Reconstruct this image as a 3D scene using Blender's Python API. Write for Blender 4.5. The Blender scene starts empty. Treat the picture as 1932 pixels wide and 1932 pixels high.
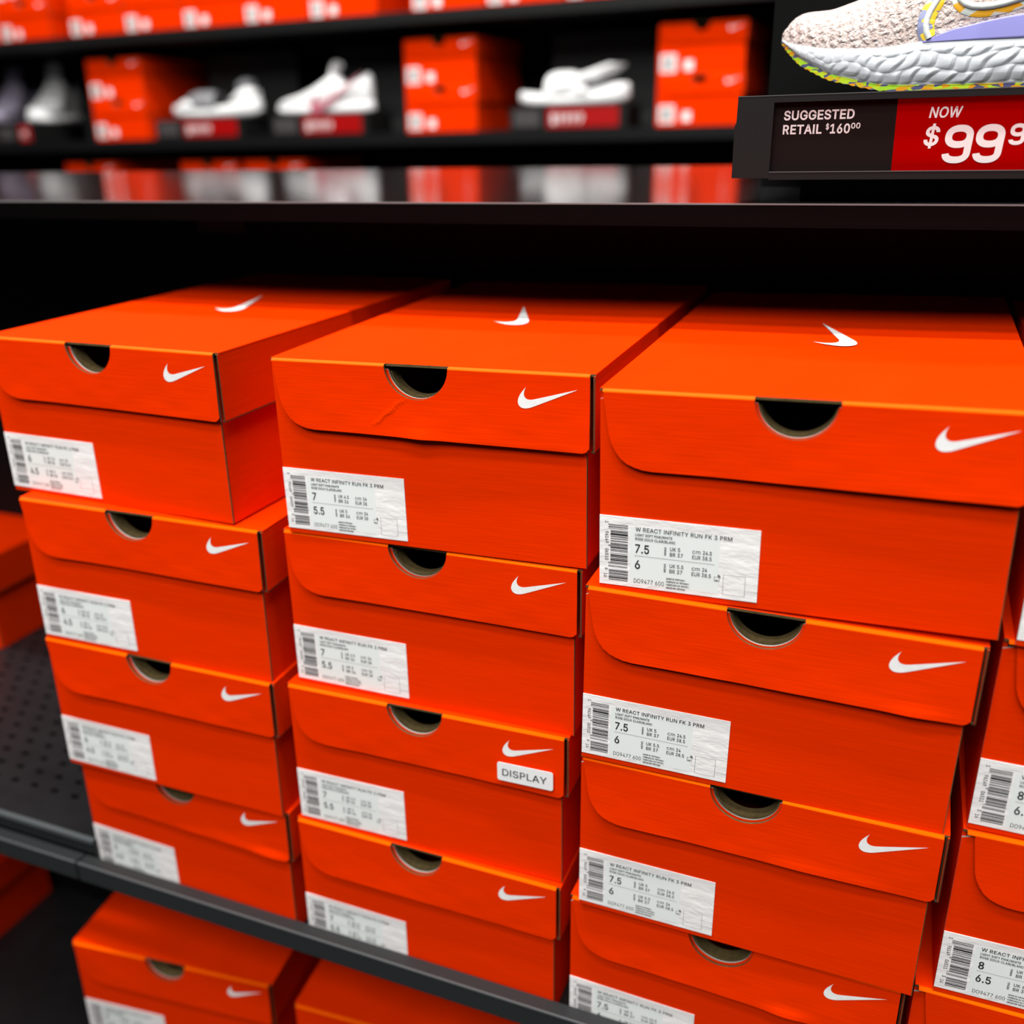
import bpy, math, random, json
from mathutils import Vector, Matrix
sc = bpy.context.scene
C = sc.collection

# ------------------------------------------------------------------ camera
F_PX, PITCH, YAW, ROLL = 1911.67, -0.37937, -0.41401, -0.02855
CAM = Vector((0.5712, -0.5078, 0.5891))
fw = Vector((math.sin(YAW)*math.cos(PITCH), math.cos(YAW)*math.cos(PITCH), math.sin(PITCH)))
rt = Vector((math.cos(YAW), -math.sin(YAW), 0)); up = rt.cross(fw)
c_, s_ = math.cos(ROLL), math.sin(ROLL)
rt, up = c_*rt + s_*up, -s_*rt + c_*up
cd = bpy.data.cameras.new('camera'); cam = bpy.data.objects.new('camera', cd); C.objects.link(cam)
cam.matrix_world = Matrix(((rt.x, up.x, -fw.x, CAM.x), (rt.y, up.y, -fw.y, CAM.y), (rt.z, up.z, -fw.z, CAM.z), (0, 0, 0, 1)))
cd.sensor_width = 36; cd.lens = F_PX*36/1932
cd.shift_x = (966-887.52)/1932; cd.shift_y = (993.27-966)/1932
cd.clip_start = .02; cd.clip_end = 50
cd.dof.use_dof = True; cd.dof.focus_distance = .58; cd.dof.aperture_fstop = 4.0
sc.camera = cam

# ------------------------------------------------------------------ world, lights, exposure
w = bpy.data.worlds.new('world'); sc.world = w; w.use_nodes = True
w.node_tree.nodes['Background'].inputs[0].default_value = (.8, .9, 1, 1)
w.node_tree.nodes['Background'].inputs[1].default_value = .035

def area(name, loc, target, sx, sy, power, col=(1, 1, 1)):
    l = bpy.data.lights.new(name, 'AREA'); l.shape = 'RECTANGLE'; l.size = sx; l.size_y = sy
    l.energy = power; l.color = col
    o = bpy.data.objects.new(name, l); C.objects.link(o); o.location = loc
    d = Vector(target)-Vector(loc); o.rotation_euler = d.to_track_quat('-Z', 'Y').to_euler()
    return o
area('aisle_ceiling_light', (.35, -.30, 2.8), (.35, -.05, .3), 1.8, .10, 84, (1, .98, .95))
area('added_overhead_light', (.45, -1.1, 2.75), (.35, 0, .2), 1.8, .25, 42, (1, .98, .95))  # added overhead source that brightens box tops and fronts
area('aisle_soft_light', (.2, -1.95, 2.3), (.3, 0, .3), 2.2, .9, 72, (1, .98, .96))
area('far_aisle_light', (-.7, .95, 2.7), (-.8, 2.3, .5), 3.0, .3, 98, (1, .98, .95))
sc.view_settings.view_transform = 'Standard'; sc.view_settings.look = 'None'
sc.view_settings.gamma = 1; sc.view_settings.exposure = 0.0; sc.view_settings.use_curve_mapping = False

# ------------------------------------------------------------------ materials
def mat(name, col, rough=.6, spec=.3, metal=0, var=0, vscale=(60, 60, 60), bump=0, bscale=(60, 60, 60), bdist=.001, coat=0):
    m = bpy.data.materials.new(name); m.use_nodes = True
    nt = m.node_tree; b = nt.nodes['Principled BSDF']
    b.inputs['Base Color'].default_value = (*col, 1); b.inputs['Roughness'].default_value = rough
    b.inputs['Specular IOR Level'].default_value = spec; b.inputs['Metallic'].default_value = metal
    b.inputs['Coat Weight'].default_value = coat
    if col[0] > .7 and col[2] < .01: b.inputs['Specular Tint'].default_value = (1, .35, .0, 1)
    if var or bump:
        tc = nt.nodes.new('ShaderNodeTexCoord')
    if var:
        mp = nt.nodes.new('ShaderNodeMapping'); mp.inputs['Scale'].default_value = vscale
        n = nt.nodes.new('ShaderNodeTexNoise'); n.inputs['Scale'].default_value = 1; n.inputs['Detail'].default_value = 5
        r = nt.nodes.new('ShaderNodeMapRange'); r.inputs['From Min'].default_value = .3; r.inputs['From Max'].default_value = .7
        r.inputs['To Min'].default_value = 1-var; r.inputs['To Max'].default_value = 1+var
        x = nt.nodes.new('ShaderNodeVectorMath'); x.operation = 'SCALE'; x.inputs[0].default_value = col
        nt.links.new(tc.outputs['Object'], mp.inputs[0]); nt.links.new(mp.outputs[0], n.inputs['Vector'])
        nt.links.new(n.outputs['Fac'], r.inputs['Value']); nt.links.new(r.outputs[0], x.inputs['Scale'])
        nt.links.new(x.outputs[0], b.inputs['Base Color'])
    if bump:
        mp = nt.nodes.new('ShaderNodeMapping'); mp.inputs['Scale'].default_value = bscale
        n = nt.nodes.new('ShaderNodeTexNoise'); n.inputs['Scale'].default_value = 1; n.inputs['Detail'].default_value = 4
        bp = nt.nodes.new('ShaderNodeBump'); bp.inputs['Strength'].default_value = bump; bp.inputs['Distance'].default_value = bdist
        nt.links.new(tc.outputs['Object'], mp.inputs[0]); nt.links.new(mp.outputs[0], n.inputs['Vector'])
        nt.links.new(n.outputs['Fac'], bp.inputs['Height']); nt.links.new(bp.outputs[0], b.inputs['Normal'])
    return m
ORANGE = mat('orange_card', (.745, .0275, 0), .6, .03, var=.05, vscale=(25, 25, 500), bump=.2, bscale=(40, 80, 800), bdist=.0004)
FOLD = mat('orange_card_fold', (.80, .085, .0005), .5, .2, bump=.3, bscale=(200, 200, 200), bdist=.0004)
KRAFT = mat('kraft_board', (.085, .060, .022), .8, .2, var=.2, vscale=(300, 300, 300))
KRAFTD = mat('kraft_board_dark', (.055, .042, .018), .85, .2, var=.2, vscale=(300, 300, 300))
GREYB = mat('grey_board', (.30, .30, .27), .8, .2)
WHITE = mat('white_print', (.80, .80, .79), .5, .3, var=.04, vscale=(400, 400, 400))
LABEL = mat('label_paper', (.84, .825, .815), .5, .35, var=.02, vscale=(60, 60, 60), bump=.5, bscale=(55, 55, 130), bdist=.0016)
TINT = mat('label_paper_tint', (.78, .82, .80), .5, .3)
INK = mat('black_ink', (.012, .012, .013), .6, .2)
INKG = mat('grey_ink', (.16, .16, .16), .6, .2)
BLACK = mat('black_board', (.0035, .0032, .0035), .6, .15)
DECK = mat('dark_grey_steel', (.011, .011, .012), .42, .35, var=.15, vscale=(40, 40, 40), bump=.15, bscale=(700, 700, 700), bdist=.0003)
BEAM = mat('charcoal_powder_coat', (.017, .020, .021), .4, .4, bump=.12, bscale=(900, 900, 900), bdist=.0002)
BEAME = mat('painted_edge_highlight', (.075, .085, .088), .4, .5)  # paler grey that paints the highlight along rail and deck edges
FASCIA = mat('shelf_fascia', (.0010, .0005, .0005), .4, .12)
GREYP = mat('dark_grey_panel', (.0030, .0032, .0031), .75, .06)
PLAST = mat('black_plastic', (.0050, .0054, .0052), .6, .2, bump=.15, bscale=(900, 900, 900), bdist=.0002)
CARDK = mat('dark_price_card', (.008, .0045, .004), .6, .06)
CARDR = mat('red_price_card', (.27, .0002, .0002), .7, .0)
CARDW = mat('price_card_lettering', (.62, .60, .60), .5, .2)

def shelf_gloss():
    m = mat('glossy_black_laminate', (.010, .010, .010), .10, .45)
    nt = m.node_tree; b = nt.nodes['Principled BSDF']
    tc = nt.nodes.new('ShaderNodeTexCoord')
    n = nt.nodes.new('ShaderNodeTexNoise'); n.inputs['Scale'].default_value = 1500; n.inputs['Detail'].default_value = 2
    cr = nt.nodes.new('ShaderNodeMapRange'); cr.inputs['From Min'].default_value = .54; cr.inputs['From Max'].default_value = .64
    # fine sparkling grain, painted as pale specks towards the right end of the shelf top
    sx = nt.nodes.new('ShaderNodeSeparateXYZ')
    rx = nt.nodes.new('ShaderNodeMapRange'); rx.inputs['From Min'].default_value = .44; rx.inputs['From Max'].default_value = .56
    mu = nt.nodes.new('ShaderNodeMath'); mu.operation = 'MULTIPLY'
    mix = nt.nodes.new('ShaderNodeMix'); mix.data_type = 'RGBA'
    mix.inputs[6].default_value = (.009, .009, .009, 1); mix.inputs[7].default_value = (.34, .36, .37, 1)
    nt.links.new(tc.outputs['Object'], n.inputs['Vector']); nt.links.new(tc.outputs['Object'], sx.inputs[0])
    nt.links.new(n.outputs['Fac'], cr.inputs['Value']); nt.links.new(sx.outputs['X'], rx.inputs['Value'])
    nt.links.new(cr.outputs[0], mu.inputs[0]); nt.links.new(rx.outputs[0], mu.inputs[1])
    nt.links.new(mu.outputs[0], mix.inputs[0]); nt.links.new(mix.outputs[2], b.inputs['Base Color'])
    return m
GLOSS = shelf_gloss()

# ------------------------------------------------------------------ mesh helpers
class MB:
    def __init__(s): s.v = []; s.f = []; s.m = []; s.mats = []
    def mi(s, m):
        if m not in s.mats: s.mats.append(m)
        return s.mats.index(m)
    def face(s, pts, m):
        i = len(s.v); s.v += [tuple(p) for p in pts]; s.f.append(tuple(range(i, i+len(pts)))); s.m.append(s.mi(m))
    def box(s, x0, x1, y0, y1, z0, z1, m):
        i = len(s.v); k = s.mi(m)
        s.v += [(x0, y0, z0), (x1, y0, z0), (x1, y1, z0), (x0, y1, z0), (x0, y0, z1), (x1, y0, z1), (x1, y1, z1), (x0, y1, z1)]
        for q in ((0, 3, 2, 1), (4, 5, 6, 7), (0, 1, 5, 4), (1, 2, 6, 5), (2, 3, 7, 6), (3, 0, 4, 7)):
            s.f.append(tuple(i+a for a in q)); s.m.append(k)
    def grid(s, P, m, closeu=False, flip=False):
        # P[i][j] points
        i0 = len(s.v); nu, nv = len(P), len(P[0]); k = s.mi(m)
        for r in P: s.v += [tuple(p) for p in r]
        for a in range(nu if closeu else nu-1):
            for b in range(nv-1):
                A, B = i0+a*nv+b, i0+((a+1) % nu)*nv+b
                q = (A, B, B+1, A+1)
                s.f.append(q[::-1] if flip else q); s.m.append(k)
    def ngon_prism(s, pts, y0, y1, m, me=None):   # pts (x,z) ccw seen from -y
        n = len(pts); i = len(s.v)
        s.v += [(x, y0, z) for x, z in pts]+[(x, y1, z) for x, z in pts]
        s.f.append(tuple(range(i, i+n))); s.m.append(s.mi(m))
        s.f.append(tuple(range(i+2*n-1, i+n-1, -1))); s.m.append(s.mi(me or m))
        for a in range(n):
            b = (a+1) % n
            s.f.append((i+a, i+n+a, i+n+b, i+b)); s.m.append(s.mi(me or m))
    def mesh(s, name, smooth=False):
        me = bpy.data.meshes.new(name); me.from_pydata(s.v, [], s.f)
        for m in s.mats: me.materials.append(m)
        me.polygons.foreach_set('material_index', s.m)
        if smooth: me.polygons.foreach_set('use_smooth', [True]*len(s.f))
        me.update(); return me
def link(name, me, parent=None, loc=(0, 0, 0), rot=(0, 0, 0)):
    o = bpy.data.objects.new(name, me); C.objects.link(o); o.location = loc; o.rotation_euler = rot
    if parent: o.parent = parent
    return o
def tag(o, label, cat, group=None, kind=None):
    o['label'] = label; o['category'] = cat
    if group: o['group'] = group
    if kind: o['kind'] = kind
    return o
def struct(name, mb):
    o = link(name, mb.mesh(name)); o['kind'] = 'structure'; return o
def thing(name, label, cat, loc=(0, 0, 0), rot=(0, 0, 0), group=None):
    o = link(name, None, None, loc, rot); return tag(o, label, cat, group)
def copy_tree(root, loc, rot, label, group):
    r = root.copy(); C.objects.link(r); r.location = loc; r.rotation_euler = rot; r['label'] = label; r['group'] = group
    def rec(a, b):
        for ch in a.children:
            c = ch.copy(); C.objects.link(c); c.parent = b; rec(ch, c)
    rec(root, r); return r

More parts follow.
